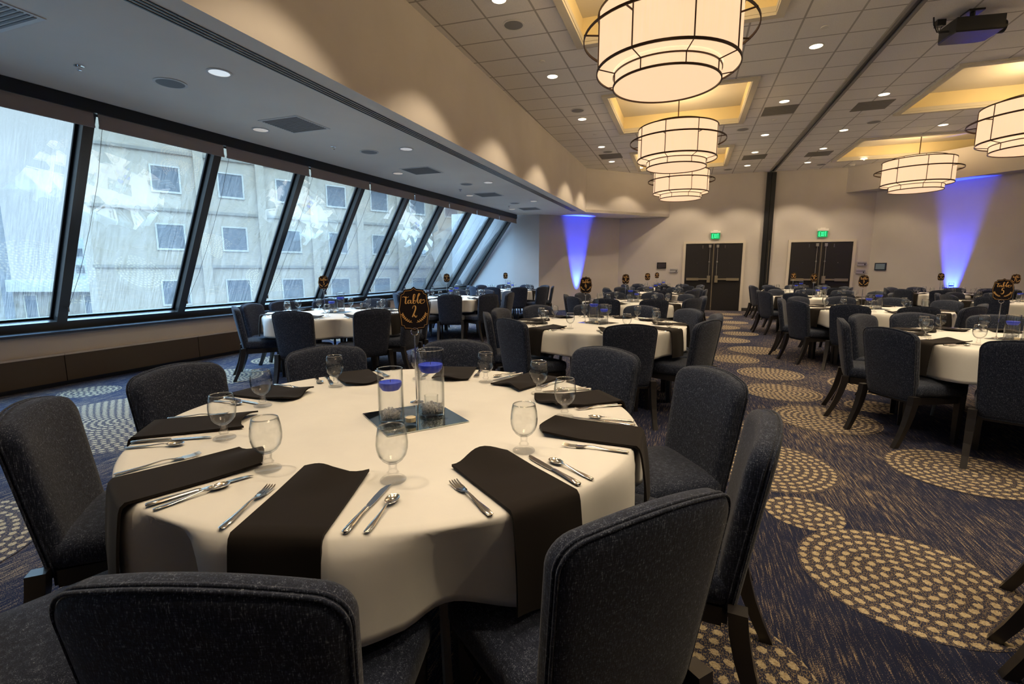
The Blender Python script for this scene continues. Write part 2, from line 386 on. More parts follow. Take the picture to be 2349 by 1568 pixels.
# main ceiling with coffer openings
COFFERS = [(-1.46, 0.84, 0.05, 2.40), (-1.46, 0.84, 4.48, 6.82), (-1.46, 0.84, 8.93, 11.26), (-1.46, 0.84, 13.30, 15.60),
           (3.68, 6.70, 5.00, 7.30), (3.68, 6.70, 9.42, 11.72), (3.68, 6.70, 13.74, 16.02)]
def make_ceiling():
    xs = sorted({-3.35, 9.1} | {c[0] for c in COFFERS} | {c[1] for c in COFFERS}); ys = sorted({-3.6, 17.6} | {c[2] for c in COFFERS} | {c[3] for c in COFFERS})
    b = MB()
    for i in range(len(xs) - 1):
        for j in range(len(ys) - 1):
            cx, cyy = (xs[i] + xs[i + 1]) / 2, (ys[j] + ys[j + 1]) / 2
            if any(a < cx < bb and c < cyy < d for a, bb, c, d in COFFERS): continue
            b.bb(xs[i], xs[i + 1], ys[j], ys[j + 1], ZC, ZC + 0.06)
    tag(b.build('ceiling', M_TILE), kind='structure')
    for i, (x0, x1, y0, y1) in enumerate(COFFERS):
        h = 0.30; c = MB(); z1 = ZC + h
        c.bb(x0 - 0.03, x0, y0, y1, ZC + 0.061, z1); c.bb(x1, x1 + 0.03, y0, y1, ZC + 0.061, z1)
        c.bb(x0, x1, y0 - 0.03, y0, ZC + 0.061, z1); c.bb(x0, x1, y1, y1 + 0.03, ZC + 0.061, z1)
        c.bb(x0 - .03, x1 + .03, y0 - .03, y1 + .03, z1, z1 + 0.05, 1)
        r = c.build('trim_%d' % (i + 1), [M_COFF, M_COFT]); tag(r, kind='structure')
        w = 0.085; t = MB()
        t.bb(x0 - w, x1 + w, y0 - w, y0 + 0.012, ZC - 0.035, ZC - .001); t.bb(x0 - w, x1 + w, y1 - 0.012, y1 + w, ZC - 0.035, ZC - .001)
        t.bb(x0 - w, x0 + 0.012, y0 + .012, y1 - .012, ZC - 0.035, ZC - .001); t.bb(x1 - 0.012, x1 + w, y0 + .012, y1 - .012, ZC - 0.035, ZC - .001)
        t.bb(x0 + .001, x0 + 0.02, y0, y1, ZC, ZC + 0.06); t.bb(x1 - .02, x1 - .001, y0, y1, ZC, ZC + 0.06); t.bb(x0, x1, y0 + .001, y0 + .02, ZC, ZC + 0.06); t.bb(x0, x1, y1 - .02, y1 - .001, ZC, ZC + 0.06)
        t.build('coffer_frame', M_COFT, r)
make_ceiling()
def wall(name, pts, z0, z1, mat, th=0.12, side=1):
    """straight wall along the pts polyline, its room face on the line, thickness to the outer side"""
    b = MB()
    for (xa, ya), (xc, yc) in zip(pts[:-1], pts[1:]):
        L = hypot(xc - xa, yc - ya); nx, ny = (yc - ya) / L * side, -(xc - xa) / L * side
        b.prism([(xa, ya), (xc, yc), (xc + nx * th, yc + ny * th), (xa + nx * th, ya + ny * th)], z0, z1)
    o = b.build(name, mat); tag(o, kind='structure'); return o
P1 = (-2.945, 14.76); P2 = (-0.64, ybk(-0.64))
WA0, WA1, WB1 = (-5.25, 14.80), (-4.43, 14.87), (-2.22, ybk(-2.22))
b = MB(); b.prism([(xh(-3.6), -3.6), (xb(-3.6), -3.6), (xb(14.6), 14.6), P1, P2, WB1, WA1, (xh(14.8), 14.8)], ZS, ZS + 0.08)
tag(b.build('ceiling_soffit', M_SOFF), kind='structure')
wall('wall_bulkhead', [(xb(-3.6), -3.6), P1, P2], ZS + 0.002, ZC + 0.05, M_WALL, 0.12, -1)
wall('wall_end_window_side', [(-7.4, 14.72), WA0, WA1], 0, ZS + .1, M_SOFF if False else mat_paint('pale_grey_paint', (0.56, 0.56, 0.57)), 0.12, -1)
wall('wall_end_diagonal', [WA1, WB1], 0, ZS + .1, M_WALL, 0.12, -1)
wall('wall_back', [WB1, (5.08, ybk(5.08))], 0, ZC + .05, M_WALL, 0.12, -1)
wall('wall_right_diagonal', [(5.08, ybk(5.08)), (9.0, ybk(5.08) - 3.95)], 0, ZC + .05, M_WALL, 0.12, -1)
wall('wall_right', [(9.0, ybk(5.08) - 3.95), (9.0, -3.6)], 0, ZC + .05, M_WALL, 0.12, -1)
wall('wall_front', [(9.0, -3.6), (-7.4, -3.6)], 0, ZC + .05, M_WALL, 0.12, -1)
b = MB(); b.prism([(4.30, 17.22), (4.42, 17.10), (6.2, 15.50), (8.3, 13.4), (8.3, -3.55), (8.98, -3.55), (8.98, 13.4), (5.15, 17.22)], 3.555, ZC - .001)
tag(b.build('wall_right_bulkhead', M_WALL), kind='structure')
# partition track in the ceiling and its post on the wall with the doors
b = MB(); b.bb(2.205, 2.245, -3.5, 17.05, ZC - 0.03, ZC - .001, 0); b.bb(2.315, 2.355, -3.5, 17.05, ZC - 0.03, ZC - .001, 0); b.bb(2.245, 2.315, -3.5, 17.05, ZC - 0.006, ZC - .001, 1)
tag(b.build('trim_8', [M_VENT, M_BLK]), kind='structure')
b = MB(); b.bb(2.155, 2.275, ybk(2.3) - 0.10, ybk(2.3) - .012, 0, ZC - .035); b.bb(2.29, 2.41, ybk(2.3) - 0.08, ybk(2.3) - .012, 0, ZC - .035); b.bb(2.275, 2.29, ybk(2.3) - 0.05, ybk(2.3) - .012, 0, ZC - .035)
po = tag(b.build('trim_9', M_BLK), kind='structure')
b = MB(); b.bb(2.345, 2.352, ybk(2.3) - .088, ybk(2.3) - .081, 0.9, 2.2); b.build('edge_strip', M_BRASS, po)
# slot diffuser in the soffit
b = MB()
for k, dx in enumerate((-0.10, -0.06, -0.02, 0.02)):
    def xs_(y, d=dx): return xb(y) - 0.235 + d
    b.prism([(xs_(-3.5), -3.5), (xs_(-3.5) + .016, -3.5), (xs_(14.4) + .016, 14.4), (xs_(14.4), 14.4)], ZS - 0.006, ZS - .0005)
tag(b.build('slot_diffuser', M_BLK), 'long thin black slot diffuser running along the sloped soffit beside the tall bulkhead', 'air vent')
# baseboards
wall('baseboard_back', [(WB1[0], WB1[1] - .014), (5.07, ybk(5.08) - .014)], 0, 0.10, simple('dark_rubber', (0.02, 0.02, 0.025), 0.6), 0.012, -1)

# low wall, ledge and window wall
wall('wall_left', [(XL, 14.75), (XL, -3.6)], 0, 0.585, M_WLOW, 0.5, 1)
b = MB(); b.bb(XL - .42, XL + 0.05, -3.55, 14.78, 0.588, 0.615, 0)
tag(b.build('window_ledge', M_LEDGE), kind='structure')
XG = XL - 0.20           # inner face of the window framing where it meets the ledge
YM = [-3.6 + 0.0, -2.18, -0.76, 0.66, 2.08] + [3.50 + 1.42 * k for k in range(8)] + [14.74]
ZB, ZT = 0.615, ZS - 0.001
def face(y, z, off=0.0):
    """point on the tilted inner face of the framing, off metres outward"""
    t = (z - ZB) / (ZT - ZB); xt = xh(y) - 0.02; x = XG + (xt - XG) * t
    dx, dz = (xt - XG), (ZT - ZB); L = hypot(dx, dz); nx, nz = -dz / L, dx / L
    return Vector((x + nx * off, y, z + nz * off))
M_GLS = mat_window_glass()
def strip(b, y0, y1, z0, z1, o0, o1, mi=0):
    a = [face(y0, z0, o0), face(y1, z0, o0), face(y1, z1, o0), face(y0, z1, o0)]
    c = [face(y0, z0, o1), face(y1, z0, o1), face(y1, z1, o1), face(y0, z1, o1)]
    b.hexa([tuple(p) for p in a], [tuple(p) for p in c], mi)
for k in range(len(YM) - 1):
    y0, y1 = YM[k], YM[k + 1]
    b = MB(); w = 0.05
    strip(b, y1 - w, y1 + w - (0.05 if k == len(YM) - 2 else 0), ZB, ZT, 0.0, 0.14, 0)
    strip(b, y0 + w, y1 - w, ZB, ZB + 0.095, 0.0, 0.14, 0)
    strip(b, y0 + w, y1 - w, ZT - 0.135, ZT, 0.0, 0.14, 0)
    fr = b.build('window_%d' % (k + 1), M_MULL); tag(fr, kind='structure')
    g = MB(); strip(g, y0 + w - .005, y1 - w + .005, ZB + 0.09, ZT - 0.13, 0.105, 0.112, 0)
    g.build('pane', M_GLS, fr)
    g = MB(); 
    for (a0, a1, c0, c1) in ((y0 + w, y0 + w + .022, ZB + .095, ZT - .135), (y1 - w - .022, y1 - w, ZB + .095, ZT - .135), (y0 + w, y1 - w, ZB + .095, ZB + .115)):
        strip(g, a0, a1, c0, c1, 0.085, 0.104)
    g.build('glazing_bead', M_BLK, fr)
# fascia above the windows
b = MB()
a = [(xh(-3.55) - .6, -3.55), (xh(-3.55) + 0.03, -3.55), (xh(14.7) + 0.03, 14.7), (xh(14.7) - .6, 14.7)]
b.prism([a[0], (xh(-3.55) + .0, -3.55), (xh(14.7) + .0, 14.7), a[3]], ZS + .0815, ZS + 0.5)
b.prism([(xh(-3.55) - .035, -3.55), (xh(-3.55) + 0.03, -3.55), (xh(14.7) + 0.03, 14.7), (xh(14.7) - .035, 14.7)], ZS - 0.125, ZS - .002)
tag(b.build('trim_10', M_BLK), kind='structure')
# roller shades, one per bay, with chain
shade0 = None
POS = ['first', 'second', 'third', 'fourth', 'fifth', 'sixth', 'seventh', 'eighth', 'ninth', 'tenth']
bays = [k for k in range(len(YM) - 1) if YM[k + 1] > 2.5]
for q, k in enumerate(bays):
    y0, y1 = YM[k] + 0.02, YM[k + 1] - 0.02; sh = MB(); xa, xc = xh(y0) + 0.004, xh(y1) + 0.004
    sh.prism([(xa - .004, y0), (xa, y0), (xc, y1), (xc - .004, y1)], 2.765, 2.889)
    s = sh.build('roller_shade', M_FABSH)
    bar = MB(); bar.prism([(xa - .012, y0), (xa + .008, y0), (xc + .008, y1), (xc - .012, y1)], 2.745, 2.768); bar.build('hem_bar', M_FABSH, s)
    ch = MB(); yy = y0 + 0.02; pb = face(yy - .015, 0.86, -0.03)
    top = Vector((xh(yy) + .01, yy, 2.745)); mid = (pb + top) / 2 + Vector((-.0, .045, -.05))
    ch.tube([top, (top + mid) / 2 + Vector((0, .02, 0)), mid, (mid + pb) / 2 + Vector((0, .01, -.03)), pb], 0.0022, 5); ch.box(tuple(pb), (.02, .014, .05))
    ch.build('pull_chain', M_VENT, s)
    tag(s, 'taupe roller shade raised atop the %s tilted window from the camera end' % POS[q], 'roller shade', 'roller shades over the tilted windows')
# convector covers under the ledge
ys = [-3.5, -1.45, .15, 1.76, 3.37, 4.98, 6.59, 8.2, 9.81, 11.42, 13.03, 14.7]; q = 0
for k in range(len(ys) - 1):
    if ys[k + 1] < 2.4: continue
    b = MB(); b.bb(XL + .001, XL + 0.045, ys[k] + .004, ys[k + 1] - .004, 0.05, 0.345)
    o = b.build('heater_cover', M_HEAT)
    t = MB(); t.bb(XL + .001, XL + 0.055, ys[k] + .002, ys[k + 1] - .002, 0.346, 0.366); t.build('top_rail', M_WLOW, o)
    t = MB(); t.bb(XL + .001, XL + 0.025, ys[k] + .002, ys[k + 1] - .002, 0.001, 0.049); t.build('toe_strip', M_BLK, o)
    tag(o, 'long brown metal heater cover under the window ledge, %s from the camera end' % POS[q], 'heater cover', 'heater covers below the windows'); q += 1

# ------------------------------------------------------------------ doors
def make_door(n, x0, x1):
    xm = (x0 + x1) / 2; ang = math.atan(0.046); r = empty('door_%d' % n, (xm, ybk(xm), 0), ang); tag(r, kind='structure')
    w = (x1 - x0) / 2; H = 2.14; j = 0.075
    b = MB(); b.bb(-w, -w + j, -0.05, -.001, 0, H + j); b.bb(w - j, w, -0.05, -.001, 0, H + j); b.bb(-w + j, w - j, -0.05, -.001, H, H + j); b.build('door_frame', M_JAMB, r)
    for s in (-1, 1):
        d = MB(); xa, xc = (0.006, w - j - .004) if s > 0 else (-w + j + .004, -0.006)
        d.bb(xa, xc, -0.034, -.003, 0.01, H - .006); leaf = d.build('door_leaf', M_DOOR, r)
        e = MB(); e.bb(min(s * .006, s * .016), max(s * .006, s * .016), -0.037, -.0345, 0.01, H - .01); e.build('edge_strip', M_BRASS, leaf)
        bar = MB(); xo = s * (w - j - 0.06); xi = s * 0.16
        bar.bb(min(xo, xi), max(xo, xi), -0.085, -0.045, 0.985, 1.035); m2 = s * 0.42; bar.bb(min(xo, m2), max(xo, m2), -0.09, -0.035, 0.965, 1.045)
        bar.bb(min(xi, xi - s * .09), max(xi, xi - s * .09), -0.10, -0.035, 0.90, 1.12); bar.build('panic_bar', M_BRASS, leaf)
        rod = MB(); rod.tube([(s * .115, -0.06, 1.12), (s * .115, -0.06, 2.03)], 0.008, 8); rod.lathe([(0.02, 1.54), (0.024, 1.56), (0.02, 1.58)], 10, M=Matrix.Translation((s * .115, -0.06, 0)))
        rod.bb(s * .115 - .035, s * .115 + .035, -0.08, -0.035, 2.01, 2.10); rod.build('latch_rod', M_VENT, leaf)
        pe = MB(); pe.box((s * (w / 2 + .02), -0.037, 1.52), (.018, .006, .018)); pe.build('peephole', M_CHROME, leaf)
        hk = MB(); hk.bb(s * .33 - .012, s * .33 + .012, -.046, -.035, 1.98, 2.08); hk.build('door_stop_plate', M_CHROME, leaf)
    return r
make_door(1, -0.155, 1.69); make_door(2, 2.885, 4.685)
# EXIT signs
GLY = {'E': [[(0, 0), (0, 1)], [(0, 1), (.6, 1)], [(0, .5), (.5, .5)], [(0, 0), (.6, 0)]], 'X': [[(0, 0), (.65, 1)], [(0, 1), (.65, 0)]], 'I': [[(.1, 0), (.1, 1)]], 'T': [[(0, 1), (.7, 1)], [(.35, 0), (.35, 1)]]}
for n, (x, lab) in enumerate(((0.79, 'green lit EXIT sign over the double doors beside the soffit end'), (3.78, 'green lit EXIT sign over the double doors beyond the black partition post'))):
    r = empty('exit_sign', (x, ybk(x) - 0.001, 2.28), math.atan(.046)); tag(r, lab, 'exit sign', 'exit signs over the doors')
    b = MB(); b.bb(-0.145, 0.145, -0.085, -.0, 0.185, 0.25); b.bb(-0.06, 0.06, -0.07, 0, 0.25, 0.275); b.build('housing', M_WHITE, r)
    b = MB(); b.bb(-0.135, 0.135, -0.05, -0.044, 0.0, 0.184); pn = b.build('light_panel', M_EXIT, r)
    b = MB(); cx = -0.095
    for chh in 'EXIT':
        for seg in GLY[chh]:
            pts = [(cx + p[0] * .062, -0.055, 0.03 + p[1] * .125) for p in seg]
            b.tube(pts, 0.0062, 6)
        cx += {'E': .058, 'X': .060, 'I': .030, 'T': .05}[chh]
    b.build('lettering', M_EXITL, pn)
# wall controls
def panel(name, x, y, z, w, h, mat, label, cat, rz, scr=None, group=None, slot=False):
    b = MB(); b.bb(-w / 2, w / 2, -0.03, -.001, -h / 2, h / 2); o = b.build(name, mat, loc=(x, y, z), rz=rz); tag(o, label, cat, group)
    if scr:
        s = MB(); s.bb(-w / 2 + .03, w / 2 - .03, -0.034, -0.0305, -h / 2 + .03, h / 2 - .03); s.build('screen', scr, o)
    if slot:
        s = MB(); s.bb(-w / 2 + .01, w / 2 - .01, -0.034, -0.0305, h * .08, h * .16); s.bb(w / 2 - .06, w / 2 - .035, -0.034, -0.0305, -h * .35, 0); s.build('slot', M_BLK, o)
    return o
aw = math.atan(.046)
panel('touch_panel', -0.81, ybk(-.81), 1.45, 0.29, 0.20, M_BLK, 'black wall touch screen with dark display beside the first double doors', 'touch screen', aw, M_SCREEN)
panel('wall_thermostat', -0.42, ybk(-.42), 1.285, 0.25, 0.12, simple('grey_plate', (.35, .35, .37), .5), 'grey slotted wall control plate alone beside the first double doors', 'wall control', aw, slot=True)
panel('wall_thermostat', 4.885, ybk(4.88), 1.485, 0.24, 0.12, simple('grey_plate_b', (.32, .30, .38), .5), 'upper of two grey slotted control plates beside the second double doors', 'wall control', aw, slot=True)
panel('wall_thermostat', 4.87, ybk(4.87), 1.255, 0.24, 0.12, simple('grey_plate_c', (.32, .30, .38), .5), 'lower of two grey slotted control plates beside the second double doors', 'wall control', aw, slot=True)
panel('touch_panel', 5.30, ybk(5.08) - .225, 1.40, 0.30, 0.21, M_BLK, 'black wall touch screen with pale display on the diagonal wall', 'touch screen', -pi / 4, M_SCREENL)
panel('wall_outlet', -3.55, 15.62, 0.40, .07, .115, M_WHITE, 'white power outlet low on the diagonal wall by the blue light', 'outlet', radians(40.7))

# ------------------------------------------------------------------ ceiling fittings
def cyl_obj(name, prof, mat, loc, n=28, parent=None):
    b = MB(); b.lathe(prof, n, closed=('ring' in name or name == 'rim')); return b.build(name, mat, parent, 40, loc)
DL = [(-2.12, y) for y in (.9, 3.18, 5.48, 7.77, 10.05, 12.38, 14.1)] + [(1.48, y) for y in (1.1, 3.4, 5.7, 7.97, 10.25, 12.55, 14.25, 15.93)] + \
     [(3.02, y) for y in (1.2, 3.5, 5.8, 8.1, 10.43, 12.71, 14.39, 16.05)] + [(7.4, y) for y in (1.2, 5.8)] + [(4.84, 12.95), (4.84, 8.4), (4.84, 3.9), (-0.05, 15.95), (4.33, 16.0), (-1.45, 15.2)]
VIS = {(-2.12, 5.48), (-2.12, 7.77), (-2.12, 10.05), (-2.12, 12.38), (-2.12, 14.1)} | {(1.48, y) for y in (7.97, 10.25, 12.55, 14.25, 15.93)} | {(3.02, y) for y in (10.43, 12.71, 14.39, 16.05)} | {(4.84, 12.95)}
rown = {-2.12: 'row along the tall bulkhead', 1.48: 'row between the coffers and the partition track', 3.02: 'row just beyond the partition track', 7.4: 'row near the far side wall', 4.84: 'row between the wide coffers', -0.05: 'corner beside the farthest coffer', 4.33: 'corner by the smoke detector', -1.45: 'corner by the angled bulkhead'}
dl0 = None; cnt = {}
for (x, y) in DL:
    cnt[x] = cnt.get(x, 0) + 1
    if dl0 is None:
        r = empty('downlight', (x, y, ZC)); dl0 = r
        cyl_obj('trim_ring', [(0.078, -0.001), (0.098, -0.001), (0.1, -0.006), (0.08, -0.008)], M_WHITE, (0, 0, 0), parent=r)
        cyl_obj('lens', [(0.001, -0.0045), (0.078, -0.0045), (0.078, -0.001)], M_LAMP, (0, 0, 0), parent=r)
        light('lamp', 'SPOT', (0, 0, -0.02), P_DOWN, WARM, size=0.05, spot=radians(101), blend=0.35, parent=r)
    else:
        r = copy_tree(dl0); r.location = (x, y, ZC)
    tag(r, 'lit recessed downlight in the %s, number %s along' % (rown[x], HOURS[cnt[x]]), 'downlight', 'lit downlights in the tiled ceiling')
sd = [(-3.954, 3.408), (-5.046, 4.87), (-3.87, 6.306), (-4.964, 7.786), (-3.793, 9.177), (-4.85, 10.6), (-3.717, 11.998), (-4.766, 13.301)]
u0 = None
for q, (x, y) in enumerate(sd):
    if u0 is None:
        r = empty('downlight', (x, y, ZS)); u0 = r
        cyl_obj('trim_ring', [(0.085, -0.001), (0.10, -0.001), (0.102, -0.006), (0.085, -0.008)], M_WHITE, (0, 0, 0), parent=r)
        cyl_obj('reflector', [(0.001, -0.0012), (0.03, -0.0015), (0.05, -0.003), (0.084, -0.006)], M_REFL_GLOW, (0, 0, 0), parent=r)
        light('lamp', 'SPOT', (0, 0, -0.02), P_SOFF, WARM, size=0.06, spot=radians(120), blend=0.8, parent=r)  # low warm lamp added so bounced light lifts the soffit
    else: r = copy_tree(u0); r.location = (x, y, ZS)
    tag(r, 'round silvery downlight with added warm lamp in the soffit above the windows, number %s along' % HOURS[q + 1], 'downlight', 'silvery downlights in the soffit')
def many(name, pts, z, make, labelf, cat, group):
    first = None
    for q, (x, y) in enumerate(pts):
        if first is None: o = make(); first = o
        else: o = copy_tree(first)
        o.location = (x, y, z); tag(o, labelf % HOURS[q + 1], cat, group)
def mk_speaker():
    r = empty('ceiling_speaker'); cyl_obj('rim', [(0.115, -0.001), (0.135, -0.001), (0.137, -0.006), (0.115, -0.008)], M_WHITE, (0, 0, 0), parent=r)
    cyl_obj('grille', [(0.001, -0.009), (0.08, -0.008), (0.115, -0.0055), (.115, -.001)], M_GRILL, (0, 0, 0), parent=r); return r
many('ceiling_speaker', [(-2.157, 6.066), (-2.095, 9.5), (-2.056, 12.942), (0.97, 11.914), (1.0, 16.35), (3.42, 12.24), (3.45, 16.5)], ZC, mk_speaker, 'round grey speaker grille in the tiled ceiling, number %s from the bulkhead side', 'speaker', 'round speakers in the tiled ceiling')
many('ceiling_speaker', [(-4.596, 3.432), (-4.479, 6.279), (-4.282, 9.21), (-4.3, 12.2)], ZS, mk_speaker, 'round grey speaker grille in the soffit above the windows, number %s along', 'speaker', 'round speakers in the soffit')
def mk_cap():
    b = MB(); b.lathe([(0.001, -0.014), (0.04, -0.013), (0.046, -0.006), (0.04, -.0005)], 20); return b.build('concealed_sprinkler', M_WHITE, smooth=40)
many('cap', [(-2.121, 7.183), (-2.075, 11.237), (-2.04, 14.9), (1.451, 7.407), (1.496, 11.384), (1.539, 15.399), (3.034, 7.637), (3.034, 11.587), (3.03, 15.541)], ZC, mk_cap, 'small round white sprinkler cap on the tiled ceiling, number %s from the bulkhead side', 'sprinkler', 'sprinkler caps on the tiled ceiling')
def mk_spr():
    b = MB(); b.lathe([(0.012, -.001), (0.036, -0.001), (0.036, -0.006), (0.012, -0.007), (0.01, -0.03), (0.018, -0.033), (0.016, -0.04), (0.001, -0.042)], 18); return b.build('sprinkler_head', M_CHROME, smooth=40)
many('spr', [(-4.942, 2.898), (-4.766, 5.853), (-4.678, 9.747), (-4.621, 12.651)], ZS, mk_spr, 'chrome sprinkler head in the soffit above the windows, number %s along', 'sprinkler', 'sprinkler heads in the soffit')
def mk_vent(w, d, fr):
    def f():
        r = empty('ceiling_vent'); b = MB(); b.bb(-w / 2, w / 2, -d / 2, d / 2, -0.006, -.001); b.build('vent_frame', M_WHITE if fr else M_VENT, r)
        g = MB(); i = 0.03 if fr else 0.0
        for k in range(14):
            yy = -d / 2 + i + (d - 2 * i) * (k + .5) / 14; g.bb(-w / 2 + i, w / 2 - i, yy - .009, yy + .009, -0.011, -0.0065)
        g.build('louvre', M_VENT, r); return r
    return f
many('vent', [(1.485, 10.78), (1.53, 14.85), (-2.05, 13.45), (3.03, 11.05), (3.05, 15.0)], ZC, mk_vent(.56, .54, False), 'square dark return air grille in the tiled ceiling, number %s', 'air vent', 'grilles in the tiled ceiling')
many('vent', [(-4.535, 2.05), (-4.49, 4.85), (-4.45, 7.73), (-4.39, 10.62), (-4.28, 13.4)], ZS, mk_vent(.56, .56, True), 'square white framed air grille in the soffit above the windows, number %s along', 'air vent', 'grilles in the soffit')
b = MB(); b.lathe([(0.001, -.055), (0.045, -.05), (0.06, -0.03), (0.075, -0.02), (0.075, -.0005)], 24)
tag(b.build('smoke_detector', M_WHITE, smooth=40, loc=(4.275, 16.75, ZC)), 'white round smoke detector on the tiled ceiling near the corner bulkhead', 'smoke detector')
# projector
pr = empty('projector', (2.98, 7.58, ZC), radians(8)); tag(pr, 'black ceiling projector with dangling cables beyond the partition track', 'projector')
b = MB(); ls = []
for z, sc in ((-0.115, .985), (-0.12, 1.0), (-0.26, 1.0), (-0.275, .96)):
    ls.append([(x * sc, y * sc, z) for x, y in ((-.24, -.17), (.24, -.17), (.25, -.05), (.25, .15), (.17, .19), (-.22, .19), (-.24, .15), (-.245, -.05))])
b.loops(ls); b.build('housing', M_BLK, pr)
b = MB(); b.lathe([(.062, 0), (.068, .01), (.068, .07), (.055, .075), (.05, .05), (.001, .045)], 20, M=Matrix.Translation((.245, -.02, -.20)) @ Matrix.Rotation(pi / 2, 4, 'Y')); b.build('lens', M_BLK, pr, 40)
b = MB(); b.tube([(0, 0, -.001), (0, 0, -.12)], .025, 12); b.box((0, 0, -.012), (.16, .16, .02)); b.build('ceiling_mount', M_BLK, pr)
b = MB(); b.box((-.24, .15, -.04), (.09, .07, .07)); b.build('power_box', M_BLK, pr)
b = MB(); b.tube([(-.24, .13, -.07), (-.27, .05, -.10), (-.33, .0, -.12), (-.36, -.03, -.15), (-.34, -.04, -.22), (-.24, -.05, -.22)], .006, 6); b.tube([(-.22, .14, -.07), (-.27, .1, -.16), (-.2, .08, -.17)], .005, 6); b.tube([(-.36, .06, -.002), (-.37, .02, -.1), (-.35, -.02, -.2), (-.24, -.03, -.2)], .008, 6); b.build('cable', M_BLK, pr)

# ------------------------------------------------------------------ chandeliers
def ringpts(r, z, n=56): return [(r * cos(2 * pi * i / n), r * sin(2 * pi * i / n), z) for i in range(n)]
def make_chandelier():
    """origin: centre of the bottom disc"""
    r = empty('drum_chandelier'); R0, R1, R2 = 0.72, 0.545, 0.862
    zb, z1, z2, zt, ztt = 0.0, 0.105, 0.145, 0.70, 0.765
    def drum(name, rad, a, c):
        b = MB(); b.lathe([(rad, a), (rad, c), (rad - .006, c), (rad - .006, a)], 64, closed=True); return b.build(name, M_SHADE, r, 40)
    drum('main_shade', R0 - .006, z2 + .004, zt - .004); drum('lower_shade', R1 - .006, zb + .006, z2 + .03); drum('upper_shade', R1 - .006, zt - .03, ztt - .004)
    b = MB(); b.lathe([(0.001, zb + .004), (R1 - .013, zb + .004), (R1 - .013, zb + .009), (0.001, zb + .009)], 64); b.build('bottom_diffuser', M_SHADE, r)
    b = MB(); b.lathe([(R1 + .002, z2 + .006), (R0 - .013, z2 + .006), (R0 - .013, z2 + .011), (R1 + .002, z2 + .011)], 64, closed=True); b.build('ledge_diffuser', M_SHADE, r)
    f = MB()
    for rad, z, t in ((R0, z2, .013), (R0, zt, .010), (R1, zb, .010), (R1, z1, .007), (R1, ztt, .007)):
        f.lathe([(rad - .008, z - t), (rad + .004, z - t), (rad + .004, z + t), (rad - .008, z + t)], 64, closed=True)
    f.build('frame_ring', M_FRAME, r, 40)
    g = MB(); g.lathe([(R2 - .005, .452), (R2 + .005, .452), (R2 + .005, .478), (R2 - .005, .478)], 64, closed=True)
    for k in range(8):
        a = 2 * pi * (k + .35) / 8; g.tube([(R0 * cos(a), R0 * sin(a), .465), ((R2 + .012) * cos(a), (R2 + .012) * sin(a), .465)], .0085, 6)
    g.build('halo_ring', M_FRAME, r, 40)
    for k in range(8):
        a = 2 * pi * (k + .35) / 8; c, s = cos(a), sin(a); h = MB()
        h.tube([(R0 * c, R0 * s, z2), (R0 * c, R0 * s, zt)], .007, 6); h.tube([(R1 * c, R1 * s, zb), (R1 * c, R1 * s, z1)], .006, 6); h.tube([(R1 * c, R1 * s, zt), (R1 * c, R1 * s, ztt)], .005, 6)
        h.tube([(R1 * c, R1 * s, z1), (R0 * c, R0 * s, z2 - .005)], .006, 6)
        h.build('rib', M_FRAME, r)
    topz = ZC + .30 - 3.225
    h = MB(); h.tube([(0, 0, zt - .1), (0, 0, topz - .02)], .011, 8); h.lathe([(.09, topz - .001), (.09, topz - .02), (.03, topz - .035), (.012, topz - .04)], 24)
    for k in range(3):
        a = 2 * pi * k / 3; h.tube([(0, 0, zt - .05), (R1 * cos(a), R1 * sin(a), zt - .02)], .006, 6)
    h.build('stem', M_FRAME, r, 40)
    light('bulb_up', 'POINT', (0, 0, ztt + .10), P_CHAND * .72, (1.0, .74, .38), size=.22, parent=r)
    light('bulb_down', 'SPOT', (0, 0, -.03), P_CHAND * 1.3, (1.0, .80, .58), size=.35, spot=radians(165), blend=1.0, parent=r)
    return r
ch0 = None
CH = [(-0.31, 5.65, 'lit two-tier drum chandelier hanging largest overhead, cut by the picture top'), (-0.30, 10.08, 'lit drum chandelier in the middle of the three in the chandelier row'),
      (-0.28, 14.40, 'lit drum chandelier farthest along the three-lamp row, closest to the doors'), (-0.31, 1.22, 'lit drum chandelier almost directly over table two'),
      (5.18, 10.55, 'lit drum chandelier beyond the partition track, in the coffer by the projector'), (5.17, 14.90, 'lit drum chandelier beyond the partition track in front of the blue-lit wall'), (5.19, 6.15, 'lit drum chandelier over table five beyond the partition track')]
for x, y, lab in CH:
    if ch0 is None: r = make_chandelier(); ch0 = r
    else: r = copy_tree(ch0)
    r.location = (x, y, 3.225); r.rotation_euler = (0, 0, radians(R_.uniform(0, 45)) if r is not ch0 else radians(6)); tag(r, lab, 'chandelier', 'drum chandeliers')

